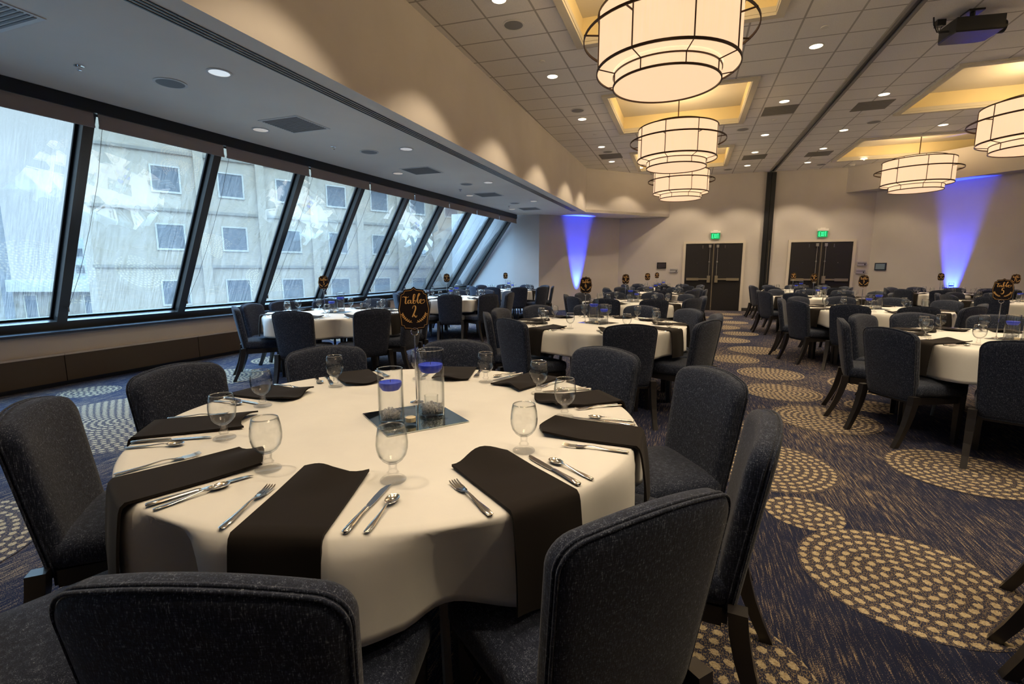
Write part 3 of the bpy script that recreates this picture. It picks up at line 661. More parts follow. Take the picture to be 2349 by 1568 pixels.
# ------------------------------------------------------------------ blue uplights
up0 = None
for q, (x, y, dx, dy, lab) in enumerate([(-3.30, 15.68, -.66, .75, 'small black floor uplight throwing blue light up the diagonal wall near the windows'), (6.42, 15.72, .7, .7, 'small black floor uplight throwing blue light up the wall beyond table seventeen'),
          (-6.2, 0.3, -1, 0, 'black floor uplight with blue beam beside the low window wall'), (8.6, 8.0, 1, 0, 'black floor uplight with blue beam on the side wall beyond table five')]):
    if up0 is None:
        r = empty('uplight', (x, y, 0)); up0 = r
        b = MB(); b.lathe([(.07, .09), (.09, .10), (.095, .22), (.088, .225), (.08, .20), (.001, .195)], 20); b.build('lamp_can', M_BLK, r, 40)
        b = MB(); b.lathe([(.001, .2045), (.075, .2045), (.075, .2005)], 20); b.build('lens', M_BLUELED, r)
        b = MB(); b.box((-.105, 0, .08), (.012, .05, .158)); b.box((.105, 0, .08), (.012, .05, .158)); b.box((0, 0, .008), (.22, .16, .014)); b.build('yoke', M_BLK, r)
        light('beam', 'SPOT', (0, 0, .25), P_UP, (0.022, 0.055, 1.0), size=.04, spot=radians(27), blend=0.7, parent=r)
    else: r = copy_tree(up0); r.location = (x, y, 0)
    for c in r.children:
        if c.type == 'LIGHT':
            v = Vector((dx * .11, dy * .11, 1.0)).normalized(); c.rotation_euler = (-v).to_track_quat('Z', 'Y').to_euler()
            c.rotation_euler = (v).to_track_quat('-Z', 'Y').to_euler()
    tag(r, lab, 'uplight', 'blue floor uplights')

# ------------------------------------------------------------------ chair
def outline(n=44):
    """backrest outline in (x, z), counter-clockwise, z measured up from the lower edge"""
    wb, wt, H, c, crown = 0.195, 0.219, 0.455, 0.058, 0.05
    pts = []
    pts += [(-wb + .03, 0), (wb - .03, 0), (wb - .008, .008), (wb, .03)]
    for k in range(1, 8): t = k / 8; pts.append((wb + (wt - wb) * t ** .8, .03 + (H - .03) * t))
    for k in range(0, 7):
        a = pi / 2 * k / 6 * .82; pts.append((wt - c + c * cos(a), H + c * sin(a) * 1.05))
    x0, z0 = pts[-1]
    for k in range(1, 12):
        t = k / 12; x = x0 * (1 - 2 * t); pts.append((x, z0 + crown * .42 * (1 - (x / x0) ** 2)))
    right = [p for p in pts[2:] if p[0] > x0 - 1e-6]
    arc = pts[len(pts) - 11:]
    left = [(-x, z) for x, z in reversed(right)]
    return [(-wb + .03, 0), (wb - .03, 0)] + right + arc + left
OUT = outline(); ZB0 = 0.335
def backpt(x, z, y):
    zz = ZB0 + z; return (x, y - .175 - z * .16 + .45 * x * x, zz)
def make_chair():
    r = empty('dining_chair')
    cx, cz = 0.0, 0.26; ls = []
    prof = [(0.12, -.030), (.45, -.032), (.80, -.031), (.93, -.029), (.975, -.024), (.994, -.016), (1.0, -.006), (1.0, .008), (.996, .018), (.98, .028), (.94, .036), (.80, .042), (.45, .045), (.12, .045)]
    for sc, y in prof: ls.append([backpt(cx + (x - cx) * sc, cz + (z - cz) * (sc if z > .05 or True else 1), y) for x, z in OUT])
    b = MB(); b.loops(ls); bk = b.build('backrest', M_FAB, r, 180)
    w = MB()
    for yy in (-.021, -.008): w.tube([backpt(x * 1.0, cz + (z - cz) * 1.0, yy) for x, z in OUT], .0038, 5, closed=True)
    w.build('piping', M_FAB, bk, 180)
    # seat
    def sq(wf, wr, y0, y1, z, dome=0, rr=.05):
        pts = []
        for (sx, sy, yc, ww) in ((1, 1, y1, wf), (-1, 1, y1, wf), (-1, -1, y0, wr), (1, -1, y0, wr)):
            a0 = {(1, 1): 0, (-1, 1): pi / 2, (-1, -1): pi, (1, -1): 1.5 * pi}[(sx, sy)]
            for k in range(6):
                a = a0 + pi / 2 * k / 5; pts.append((sx * (ww - rr) + rr * cos(a), yc - sy * rr + rr * sin(a), z))
        return pts
    s = MB(); s.loops([sq(.215, .19, -.17, .235, .372), sq(.232, .205, -.185, .252, .378), sq(.238, .21, -.19, .258, .40), sq(.238, .21, -.19, .258, .432), sq(.230, .203, -.183, .250, .452), sq(.21, .185, -.165, .23, .463), sq(.16, .14, -.12, .18, .470), sq(.07, .06, -.04, .08, .474, 0, .03)])
    s.build('seat', M_FAB, r, 180)
    f = MB()
    f.bb(-.20, .20, .205, .232, .315, .371); f.bb(-.205, -.18, -.16, .21, .315, .371); f.bb(.18, .205, -.16, .21, .315, .371); f.bb(-.19, .19, -.175, -.15, .315, .371)
    f.build('seat_frame', M_WOOD, r)
    for sx in (-1, 1):
        g = MB(); q = lambda c, h, z: [(c[0] - h, c[1] - h, z), (c[0] + h, c[1] - h, z), (c[0] + h, c[1] + h, z), (c[0] - h, c[1] + h, z)]
        g.loops([q((sx * .196, .214), .016, 0.001), q((sx * .198, .216), .022, .33), q((sx * .198, .216), .022, .371)]); g.build('leg', M_WOOD, r)
        g = MB(); ys = [(0.001, -.315, .017), (.08, -.278, .018), (.16, -.246, .020), (.24, -.222, .022), (.32, -.205, .023), (.385, -.198, .023)]
        g.loops([[(sx * .215 - h, y - h * 1.1, z), (sx * .215 + h, y - h * 1.1, z), (sx * .215 + h, y + h * 1.1, z), (sx * .215 - h, y + h * 1.1, z)] for z, y, h in ys]); g.build('leg', M_WOOD, r)
    return r

# ------------------------------------------------------------------ table
TR, TZ = 0.877, 0.75
def make_cloth(seed):
    rnd = random.Random(seed); n = 216; ph = [rnd.uniform(0, 2 * pi) for _ in range(5)]
    b = MB(); ls = []
    def ring(rad, z): return [(rad * cos(2 * pi * i / n), rad * sin(2 * pi * i / n), z) for i in range(n)]
    for rr in (.05, .3, .6, .8, TR - .03): ls.append(ring(rr, TZ))
    ls.append(ring(TR - .008, TZ - .0015)); ls.append(ring(TR, TZ - .008)); 
    def drape(t, k): return .008 * min(1, t * 6) + t ** .62 * (.050 * max(k, 0) - .13 * max(-k, 0)) - .012 * t
    def hem(a): return .230 + .026 * sin(4 * a + ph[0]) + .010 * sin(7 * a + ph[1])
    def fold(a): return .50 * sin(15 * a + ph[2] + 1.2 * sin(4 * a + ph[3])) + .50 * sin(8 * a + ph[4] + .8 * sin(3 * a))
    for t in (.06, .16, .3, .45, .6, .75, .9, 1.0):
        l = []
        for i in range(n):
            a = 2 * pi * i / n; d = hem(a) * t; k = fold(a); k = k * abs(k) ** .15
            rad = TR + .003 + drape(t, k)
            l.append((rad * cos(a), rad * sin(a), TZ - .008 - d))
        ls.append(l)
    # inner side back up so that the cloth has thickness
    last = ls[-1]; ls.append([(x * .995, y * .995, z + .001) for x, y, z in last])
    for t in (.6, .16, .0):
        l = []
        for i in range(n):
            a = 2 * pi * i / n; d = hem(a) * t; k = fold(a); k = k * abs(k) ** .15; rad = TR - .003 + drape(t, k)
            l.append((rad * cos(a), rad * sin(a), TZ - .010 - d))
        ls.append(l)
    ls.append(ring(.05, TZ - .0035))
    b.loops(ls, cap=False); b.add(ring(.05, TZ), [tuple(range(n))])
    return b.mesh('tablecloth', M_CLOTH, 180)
def make_table():
    r = empty('round_table'); b = MB(); b.lathe([(.001, .715), (TR - .02, .715), (TR - .012, .73), (TR - .02, .745), (.001, .745)], 48); b.build('tabletop', M_WHITE, r, 40)
    for k in range(4):
        a = pi / 4 + k * pi / 2; g = MB(); g.tube([(.50 * cos(a), .50 * sin(a), .001), (.42 * cos(a), .42 * sin(a), .714)], .016, 8); g.build('leg', M_VENT, r, 40)
    return r

# ------------------------------------------------------------------ tableware
def make_napkin(seed):
    """flat folded linen: +Y towards the table centre, origin on the rim at the cloth surface"""
    rnd = random.Random(seed); nx, W = 12, .098; b = MB(); path = []
    for k in range(12): path.append((.315 * (1 - k / 11), 0.0, 0))                     # inner end to rim (y, z)
    path = [(y, 0.0) for y, _, _ in path] + [(-.008, -.004), (-.013, -.014), (-.016, -.03), (-.022, -.07), (-.028, -.12), (-.032, -.17), (-.034, -.215), (-.034, -.24)]
    skew = rnd.uniform(-.012, .012); amp = rnd.uniform(.006, .012); p0 = rnd.uniform(0, 6.28); m = len(path); T = .007
    def pt(i, j, th):
        y, z = path[j]; u = -1 + 2 * i / nx; t = 1 - j / 11 if j < 11 else 0
        x = u * W * (1 - .05 * t) + skew * t
        edge = max(0, t - .55) / .45
        wav = amp * edge * (sin(u * 3.0 + p0) + 1.1) 
        yy = y + (.018 * edge * sin(u * 2.6 + p0 * 1.7) if j < 11 else 0)
        hang = max(0, (j - 12) / 7.0)
        if j < 11: return (x, yy, .0025 + wav * .9 + (th * T if th else 0))
        w2 = .006 * hang * sin(u * 3 + p0)
        return (x, y - (th * T * .9 if th else 0) - w2 - .002 * (1 if j > 11 else 0), z + (.0025 + th * T if j == 11 else (th * T * .6 if j == 12 else 0)))
    top = [[pt(i, j, 1) for i in range(nx + 1)] for j in range(m)]; bot = [[pt(i, j, 0) for i in range(nx + 1)] for j in range(m)]
    ls = [list(top[j]) + list(reversed(bot[j])) for j in range(m)]
    b.loops(ls); me = b.mesh('napkin', M_NAPK, 60); return me
def make_goblet():
    r = empty('water_goblet')
    outer = [(.010, .048), (.017, .050), (.027, .058), (.036, .071), (.0405, .088), (.0415, .103), (.0395, .125), (.0345, .148)]
    inner = [(.0335, .148), (.0382, .125), (.0400, .103), (.039, .088), (.0345, .072), (.0255, .061), (.016, .054), (.0005, .0525)]
    b = MB(); b.lathe(outer + inner, 28); b.lathe([(.0338, .1465), (.0342, .1485), (.033, .1497), (.0318, .1485), (.0322, .1465)], 28, 1, closed=True); b.build('bowl', [M_TG, M_RIM], r, 180)
    b = MB(); b.lathe([(.0005, 0.0005), (.0335, .0005), (.035, .003), (.033, .006), (.022, .009), (.013, .014), (.0125, .017), (.0165, .022), (.0125, .027), (.0105, .034), (.012, .044), (.0105, .0475), (.0005, .0475)], 24); b.build('stem', M_SG, r, 180)
    return r
def cut_strip(b, secs, n=8):
    """secs: (y, halfwidth, z, thickness)"""
    ls = []
    for y, w, z, t in secs:
        ls.append([(w * cos(2 * pi * k / n), y, z + t * sin(2 * pi * k / n)) for k in range(n)])
    b.loops(ls)
def mesh_fork():
    b = MB(); cut_strip(b, [(0, .003, .0035, .0015), (.004, .0085, .0035, .002), (.03, .010, .004, .0018), (.07, .006, .006, .0018), (.11, .0035, .010, .0018), (.128, .004, .009, .0018), (.140, .010, .006, .0014), (.158, .0125, .004, .0012), (.162, .0125, .004, .0012)])
    for k in range(4):
        x = -.0105 + .007 * k; ls = [[(x + (.0022 if y < .2 else .001) * cx, y, z + .0012 * cz) for cx, cz in ((-1, -1), (1, -1), (1, 1), (-1, 1))] for y, z in ((.160, .004), (.18, .0035), (.198, .006), (.205, .0085))]
        b.loops(ls)
    return b.mesh('fork', M_STEEL, 50)
def mesh_knife():
    b = MB(); cut_strip(b, [(0, .004, .005, .003), (.004, .009, .005, .004), (.03, .0095, .0055, .0042), (.07, .0065, .006, .004), (.105, .006, .006, .004), (.11, .0065, .006, .003), (.114, .0045, .006, .002)])
    vs = []; L = [(.112, -.006, .006), (.13, -.008, .008), (.17, -.009, .009), (.205, -.008, .009), (.225, -.003, .009), (.235, .005, .008)]
    ls = [[(a, y, .0035), (c, y, .0045), (c, y, .0055), (a, y, .0045)] for y, a, c in L]; b.loops(ls)
    return b.mesh('knife', M_STEEL, 50)
def mesh_spoon():
    b = MB(); cut_strip(b, [(0, .003, .0035, .0015), (.004, .0075, .0035, .002), (.03, .0085, .004, .0018), (.07, .005, .006, .0018), (.105, .0032, .010, .0018), (.118, .004, .009, .0018)])
    n = 20; ls = []
    for d, z, t in ((1.0, 0, 0), (.96, -.0012, 0), (.7, -.005, 0), (.35, -.0068, 0), (.05, -.0072, 0)):
        ls.append([(.0165 * d * sin(2 * pi * k / n) * (1 - .15 * cos(2 * pi * k / n)), .142 - .0265 * d * cos(2 * pi * k / n), .0088 + z) for k in range(n)])
    up = [[(x, y, z + .0012) for x, y, z in l] for l in reversed(ls)]
    b.loops(ls[::-1] + [[(x, y, z + .0012) for x, y, z in l] for l in ls])
    return b.mesh('spoon', M_STEEL, 180)
# table number lettering
def catmull(pts, k=5):
    P = [pts[0]] + list(pts) + [pts[-1]]; out = []
    for i in range(1, len(P) - 2):
        for j in range(k):
            t = j / k; p0, p1, p2, p3 = P[i - 1], P[i], P[i + 1], P[i + 2]
            out.append(tuple(.5 * (2 * p1[d] + (p2[d] - p0[d]) * t + (2 * p0[d] - 5 * p1[d] + 4 * p2[d] - p3[d]) * t * t + (3 * p1[d] - p0[d] - 3 * p2[d] + p3[d]) * t ** 3) for d in (0, 1)))
    out.append(tuple(pts[-1])); return out
WORD = [[(0, 3.6), (.6, 3.95), (1.4, 3.4), (2.2, 3.55), (2.6, 3.9)], [(1.5, 4.0), (1.3, 2), (1.15, .7), (1.5, .2), (2.15, .9)], [(3.3, 2.0), (2.6, 2.0), (2.2, 1.1), (2.5, .3), (3.05, .8), (3.4, 2.0)], [(3.4, 2.0), (3.3, .8), (3.7, .3), (4.3, 1.0)],
        [(4.2, .9), (4.9, 3.2), (5.25, 4.8), (4.85, 5.1), (4.5, 4.0), (4.35, 1.5), (4.5, .3), (5.1, .35), (5.45, 1.3), (4.95, 1.9), (4.5, 1.3)], [(5.4, 1.0), (6.4, 3.6), (7.2, 5.1), (6.85, 5.45), (6.35, 4.0), (6.15, 1.4), (6.5, .3), (7.1, .9)],
        [(7.0, 1.0), (7.9, 1.7), (7.8, 2.4), (7.2, 2.0), (7.15, .9), (7.7, .2), (8.5, .4), (9.1, 1.3), (8.9, 2.2), (8.3, 1.9)]]
DIG = {'0': [[(.9, 4), (.2, 3), (.2, 1), (.8, 0), (1.4, 1), (1.4, 3), (.9, 4)]], '1': [[(.3, 3.4), (.8, 4), (.8, 2), (.75, 0)]], '2': [[(.2, 3.0), (.5, 3.8), (1.1, 3.9), (1.3, 3.1), (.8, 1.6), (.1, .1)], [(.1, .2), (.7, .8), (1.0, .3), (1.4, 0), (1.7, .6)]],
       '3': [[(.2, 3.5), (.8, 4), (1.3, 3.4), (.7, 2.2)], [(.7, 2.2), (1.4, 1.6), (1.2, .3), (.6, 0), (.1, .5)]], '4': [[(.4, 4), (.15, 2.2), (.1, 1.5), (.9, 1.5), (1.6, 1.7)], [(1.15, 3.2), (1.05, 1.5), (1.0, 0)]],
       '5': [[(1.4, 4), (.4, 3.8)], [(.4, 3.8), (.3, 2.4), (1.0, 2.4), (1.3, 1.3), (.9, .1), (.3, -.1), (.05, .5)]], '7': [[(.1, 3.5), (.4, 3.9), (1.4, 3.9), (.9, 2), (.6, 0)]],
       '8': [[(.8, 2.1), (.2, 3), (.7, 4), (1.2, 3.2), (.8, 2.1), (.2, 1), (.7, 0), (1.3, .9), (.8, 2.1)]], '9': [[(1.2, 3.1), (.7, 2.2), (.2, 3), (.7, 4), (1.2, 3.2), (1.2, 1.6), (.7, 0), (.3, .2)]]}
def ribbon(b, pts, wd, y=0, closed=False):
    """flat raised stroke in the XZ plane facing -Y"""
    n = len(pts); L, Rr = [], []
    for i in range(n):
        a = pts[i - 1] if (i or closed) else pts[i]; c = pts[(i + 1) % n] if (i < n - 1 or closed) else pts[i]
        dx, dz = c[0] - a[0], c[1] - a[1]; d = hypot(dx, dz) or 1; w = wd(dx / d, dz / d, i / (n - 1)) if callable(wd) else wd
        L.append((pts[i][0] - dz / d * w, y, pts[i][1] + dx / d * w)); Rr.append((pts[i][0] + dz / d * w, y, pts[i][1] - dx / d * w))
    vs = L + Rr; k = len(b.v); fs = []
    for i in range(n if closed else n - 1):
        j = (i + 1) % n; fs.append((i, j, n + j, n + i))
    b.add([(x, yy - .0006, z) for x, yy, z in vs], fs); b.add(vs, [tuple(reversed(f)) for f in fs])
SO = [(0, 1010), (60, 962), (215, 945), (240, 880), (302, 852), (318, 700), (357, 495), (320, 280), (305, 120), (244, 105), (228, 48), (90, 38), (0, 0)]
S_ = .182 / 1010
def sign_outline(k=1.0):
    R1 = [(x * S_ * k, .091 + (z - 505) * S_ * k) for x, z in SO]; return R1 + [(-x, z) for x, z in reversed(R1[1:-1])]
def make_sign_mesh(num):
    b = MB(); o = sign_outline(); n = len(o)
    b.add([(x, -.0015, z) for x, z in o] + [(x, .0015, z) for x, z in o], [tuple(range(n)), tuple(range(2 * n - 1, n - 1, -1))] + [((i + 1) % n, i, n + i, n + (i + 1) % n) for i in range(n)])
    card = b.mesh('table_sign', M_CARD)
    b = MB(); ribbon(b, sign_outline(.92), .00065, -.0017, True)
    sc = .0098; ox, oz = -.0455, .112
    def wdt(dx, dz, t): return (.085 + .15 * max(0, -dz)) * sc
    for st in WORD: ribbon(b, [(ox + x * sc, oz + z * sc * .78) for x, z in catmull(st)], wdt, -.0018)
    wnum = 1.55 * len(num); s2 = .0118; x0 = -wnum * s2 / 2
    for chh in num:
        for st in DIG[chh]: ribbon(b, [(x0 + x * s2, .058 + z * s2) for x, z in catmull(st)], lambda dx, dz, t: (.085 + .13 * max(0, -dz)) * s2, -.0018)
        x0 += 1.5 * s2
    for sx in (-1, 1):
        stem = catmull([(sx * .009, .036), (sx * .026, .044), (sx * .040, .058), (sx * .047, .072)]); ribbon(b, stem, .0007, -.0018)
        for k, (x, z) in enumerate(stem[2::2]):
            for side in (-1, 1):
                a = atan2(.03, sx * .025) + side * .8; l = .0075
                ribbon(b, [(x + cos(a) * l * t, z + sin(a) * l * t) for t in (0.05, .3, .6, .85, 1)], lambda dx, dz, t: .0019 * sin(pi * min(.98, max(.08, t))), -.0018)
    return card, b.mesh('lettering', M_GOLD)
def make_stand():
    b = MB(); b.lathe([(.0005, .0005), (.028, .0005), (.028, .004), (.012, .008), (.004, .012), (.0040, .284), (.0005, .2845)], 16)
    pts = [(.0155 * cos(2 * pi * k / 20), 0, .3000 + .0155 * sin(2 * pi * k / 20)) for k in range(20)]
    b.tube([(x, -.004, z) for x, _, z in pts], .0011, 5, closed=True); b.tube([(x, .004, z) for x, _, z in pts], .0011, 5, closed=True)
    return b.mesh('sign_stand', M_CHROME, 60)
def make_vase(rad, h, wl):
    r = empty('cylinder_vase'); b = MB()
    b.lathe([(.0005, .0005), (rad - .002, .0005), (rad, .003), (rad, h), (rad - .0025, h), (rad - .003, .010), (.0005, .009)], 32); b.lathe([(rad + .0003, h - .001), (rad + .0006, h + .0008), (rad - .0012, h + .0018), (rad - .003, h + .0008), (rad - .0028, h - .001)], 32, 1, closed=True); b.build('glass_wall', [M_TG, M_RIM], r, 60)
    b = MB(); b.lathe([(rad - .0035, .0105), (rad - .0035, wl), (.0005, wl)], 32); b.build('water', M_WATER, r, 60); return r
def gem_mesh(rad, h, seed, n=120):
    rnd = random.Random(seed); b = MB()
    for _ in range(n):
        a, q = rnd.uniform(0, 2 * pi), (rad - .010) * sqrt(rnd.random()); z = .014 + rnd.random() * (h - .012); s = rnd.uniform(.0045, .0085)
        M = Matrix.Translation((q * cos(a), q * sin(a), z)) @ Euler((rnd.uniform(0, 6), rnd.uniform(0, 6), 0)).to_matrix().to_4x4()
        b.add([(s, 0, 0), (-s * .8, 0, 0), (0, s * .9, 0), (0, -s, 0), (0, 0, s * .9), (0, 0, -s * .7)], [(0, 2, 4), (2, 1, 4), (1, 3, 4), (3, 0, 4), (2, 0, 5), (1, 2, 5), (3, 1, 5), (0, 3, 5)], 0, M)
    return b.mesh('acrylic_gems', M_GEM)
def candle_mesh(rad):
    b = MB(); b.lathe([(.0005, -.024), (rad * .72, -.022), (rad * .96, -.008), (rad, .004), (rad * .97, .007), (rad * .6, .004), (.0005, .005)], 28); return b.mesh('floating_candle', M_BLUE, 50)
def make_votive(lit=True):
    r = empty('votive_holder'); b = MB(); b.lathe([(.0005, .0005), (.023, .0005), (.024, .003), (.0275, .062), (.0255, .062), (.022, .010), (.0005, .009)], 24); b.build('glass_cup', M_TG, r, 60)
    return r
def wick_mesh():
    b = MB(); b.tube([(0, 0, .002), (.001, 0, .016)], .0009, 5); return b.mesh('wick', M_CARD)

# ------------------------------------------------------------------ lay the tables
PROT = {}
WORDS = dict(zip('1 2 3 4 5 9 10 11 12 13 14 15 17 18 19'.split(), 'one two three four five nine ten eleven twelve thirteen fourteen fifteen seventeen eighteen nineteen'.split()))
def proto(key, fn):
    """first call builds, later calls copy the tree"""
    if key not in PROT: PROT[key] = fn(); return PROT[key]
    return copy_tree(PROT[key])
def inst(name, me, loc, rz=0, parent=None):
    o = bpy.data.objects.new(name, me); COL.objects.link(o); o.location = loc; o.rotation_euler = (0, 0, rz)
    if parent: o.parent = parent
    return o
NAP = [make_napkin(s) for s in (3, 8, 15, 21)]
FORK, KNIFE, SPOON = mesh_fork(), mesh_knife(), mesh_spoon()
CLOTHS = [make_cloth(s) for s in (5, 11, 17)]
STAND = make_stand(); WICK = wick_mesh()
GEMT, GEMS = gem_mesh(.049, .040, 4, 190), gem_mesh(.043, .038, 9, 150)
CANT, CANS = candle_mesh(.0462), candle_mesh(.0412)
b = MB(); b.bb(-.152, .152, -.152, .152, .0005, .0035); MIR = b.mesh('mirror_tile', M_MIRROR)
b = MB(); b.lathe([(.0005, 0), (.0185, 0), (.0185, .015), (.017, .016), (.0005, .0155)], 20); TEA = b.mesh('tealight', M_WAX, 50)

RG = lambda off: [off + 36 * k for k in range(10)]
TABLES = [ # number, x, y, chair angles, mirror rot, sign offset, cutlery level, cloth idx
    ('2', -1.003, 1.563, [-72, -33, 0, 31, 62, 106, 145, -178, -150, -110], -38, 2),
    ('3', -4.28, 5.15, [-134, -74, -32, 2, 35, 68, 100, 135, 168, -162], 20, 2),
    ('4', -0.85, 5.05, [-122, -67, -25, 8, 40, 72, 105, 140, 174, -157], -30, 2),
    ('5', 2.50, 4.90, [-154, -114, -75, -36, 0, 36, 72, 105, 138, 170], 35, 2),
    ('9', 2.52, 8.22, RG(24), 10, 1), ('10', -0.86, 8.65, RG(4), 40, 1), ('11', -4.40, 8.80, RG(5), 0, 1), ('14', 2.60, 11.5, RG(20), 30, 0),
    ('12', -4.62, 12.75, RG(13), 25, 0), ('13', -0.74, 12.0, RG(30), 15, 0), ('15', 5.55, 10.95, RG(9), 20, 0), ('17', 5.72, 14.05, RG(27), 5, 0),
    ('18', 2.85, 14.95, RG(14), 33, 0), ('19', -0.70, 15.12, RG(22), 12, 0)]
TABLES.append(('1', 2.33, 1.55, [150, 178], 0, -1))
AX, AY = 0, 0
def hourmap(angs):
    used = set(); out = []
    for a in angs:
        h = int(round(((90 - a) % 360) / 30)) % 12
        f = ((90 - a) % 360) / 30 - round(((90 - a) % 360) / 30)
        if h in used:
            h = (h + 1) % 12 if f > 0 else (h - 1) % 12
            while h in used: h = (h + 1) % 12
        used.add(h); out.append(HOURS[h])
    return out
for ti, T in enumerate(TABLES):
    num, tx, ty, angs, mrot, lev = T; tn = 'table ' + WORDS[num]; hrs = hourmap(angs)
    t = proto('table', make_table); t.location = (tx, ty, 0); tag(t, 'round banquet table standing under the white cloth of %s' % tn if num != '1' else 'round banquet table just beyond the picture edge with no sign in view', 'table', 'round banquet tables')
    c = inst('tablecloth', CLOTHS[ti % 3], (tx, ty, 0), radians(23 * ti)); tag(c, 'white round tablecloth draped over %s' % tn if num != '1' else 'white tablecloth on the unnumbered table at the picture edge', 'tablecloth', 'white tablecloths')
    rnd = random.Random(100 + ti)
    for k, (a, h) in enumerate(zip(angs, hrs)):
        ar = radians(a + rnd.uniform(-1.5, 1.5) * (lev < 2)); rr = 0.91 + rnd.uniform(-.02, .03)
        if num == '2': rr = [.93, .93, 1.0, 1.08, 1.03, .92, .87, .93, .96, .98][k]
        if num == '1': rr = 1.0
        ch = proto('chair', make_chair); ch.location = (tx + rr * cos(ar), ty + rr * sin(ar), 0)
        ch.rotation_euler = (0, 0, ar + pi / 2 + radians(rnd.uniform(-4, 4) if num != '2' else [0, -8, -5, 2, 0, 0, 0, 0, 14, 0][k]))
        tag(ch, 'charcoal upholstered chair at the %s o\'clock place of %s, exit doors at twelve' % (h, tn) if num != '1' else 'charcoal chair partly beyond the picture edge, at the %s o\'clock place of its table' % h, 'chair', 'chairs around ' + tn)
        if lev < 0: continue
        # the setting in front of this chair
        sa = radians([-75, -36, 1, 36, 68, 102, 141, 176, -147, -110][k]) if num == '2' else radians(a + rnd.uniform(-3, 3))
        ux, uy = cos(sa), sin(sa); rz = sa + pi / 2
        def P(rad, side, z=TZ):  # side > 0: clockwise seen from above is towards the sitter's right
            return (tx + ux * rad - uy * side, ty + uy * rad + ux * side, z)
        nap = inst('napkin', NAP[(k + ti) % 4], P(TR - .003, 0, TZ + .001), rz + radians(rnd.uniform(-5, 5)))
        tag(nap, 'black folded napkin hanging off the cloth at the %s o\'clock place of %s' % (h, tn), 'napkin', 'black napkins on ' + tn)
        gb = proto('goblet', make_goblet); gr = .585 + rnd.uniform(-.015, .015)
        gb.location = P(gr, .145 + rnd.uniform(-.015, .015), TZ + .001)
        tag(gb, 'clear water goblet above the %s o\'clock napkin on %s, exit doors at twelve' % (h, tn), 'goblet', 'water goblets on ' + tn)
        if lev >= 1:
            for nm, me, side, rad, mtx in (('fork', FORK, -.135, .862, 0), ('knife', KNIFE, .135, .858, 0), ('spoon', SPOON, .180, .852, 0)):
                if lev == 1 and nm == 'spoon': continue
                ct = inst(nm, me, P(rad, side + rnd.uniform(-.008, .008), TZ + .0005), rz + radians(rnd.uniform(-4, 4)))
                tag(ct, 'silver %s beside the %s o\'clock napkin on %s, exit doors at twelve' % (nm, h, tn), nm, '%ss on %s' % (nm, tn) if nm != 'knife' else 'knives on ' + tn)
    if lev < 0: continue
    # centrepiece
    zc = TZ + .001; va = atan2(ty, tx) # view direction from the camera to this table
    rot = radians(mrot)
    def Q(x, y, z=zc): return (tx + x, ty + y, z)
    if num == '2':
        mc = (.067, -.038); vt, vs, v1, v2, sp = (.112, .012), (.012, -.105), (.098, -.115), (.085, .06), (-.035, .150)
    else:
        s = 1 if num in ('4', '12', '10') else -1
        lx, ly = sin(va), -cos(va)   # to the viewer's right
        fx, fy = cos(va), sin(va)
        mc = (.06 * fx * 0, 0)
        vt = (-s * .05 * lx, -s * .05 * ly); vs = (s * .055 * lx - .03 * fx, s * .055 * ly - .03 * fy)
        if s < 0: vt, vs = (.055 * lx + .02 * fx, .055 * ly + .02 * fy), (-.055 * lx - .02 * fx, -.055 * ly - .02 * fy)
        v1 = (-.02 * lx - .11 * fx, -.02 * ly - .11 * fy); v2 = (.10 * lx + .05 * fx, .10 * ly + .05 * fy); sp = (-.14 * lx + .05 * fx, -.14 * ly + .05 * fy)
    mi = inst('mirror_tile', MIR, Q(*mc, z=zc), rot); tag(mi, 'square mirror tile under the candle vases on %s' % tn, 'mirror', 'mirror tiles under the vases')
    zt = zc + .0037
    v = proto('vaset', lambda: make_vase(.050, .252, .188)); v.location = Q(*vt, z=zt); tag(v, 'tall clear cylinder vase of water with blue candle on %s' % tn, 'vase', 'candle vases')
    v = proto('vases', lambda: make_vase(.045, .195, .138)); v.location = Q(*vs, z=zt); tag(v, 'short clear cylinder vase of water with blue candle on %s' % tn, 'vase', 'candle vases')
    for vv, me, wl, nm in ((vt, CANT, .188, 'tall'), (vs, CANS, .138, 'short')):
        cd = inst('floating_candle', me, Q(*vv, z=zt + wl + .001)); tag(cd, 'round blue candle floating in the %s vase on %s' % (nm, tn), 'candle', 'blue floating candles')
        inst('wick', WICK, (0, 0, 0), 0, cd)
    for vv, me, nm in ((vt, GEMT, 'tall'), (vs, GEMS, 'short')):
        ge = inst('acrylic_gems', me, Q(*vv, z=zt)); tag(ge, 'clear acrylic gems heaped in the bottom of the %s vase on %s' % (nm, tn), 'gems', None, 'stuff')
    vo = proto('votive', make_votive); vo.location = Q(*v1, z=zt); tag(vo, 'small clear glass votive cup in front of the vases on %s' % tn, 'candle holder', 'votive cups')
    te = inst('tealight', TEA, Q(*v1, z=zt + .0105)); tag(te, 'cream tealight inside the votive cup on %s' % tn, 'candle', 'tealights')
    if num == '2':
        vo = proto('votive', make_votive); vo.location = Q(*v2, z=zt); tag(vo, 'empty clear glass votive cup behind the vases on table two', 'candle holder', 'votive cups')
    st = inst('sign_stand', STAND, Q(*sp)); st.rotation_euler = (0, 0, va - pi / 2 + radians(6)); tag(st, 'slim chrome sign holder rod with ring clip on %s' % tn, 'sign stand', 'chrome sign stands')
    card, let = make_sign_mesh(num); sg = inst('table_sign', card, Q(sp[0], sp[1], z=zc + .301), va - pi / 2 + radians(6)); tag(sg, 'black fancy-edged card sign with gold lettering reading %s' % tn, 'table sign', 'table number signs')
    inst('lettering', let, (0, 0, 0), 0, sg)

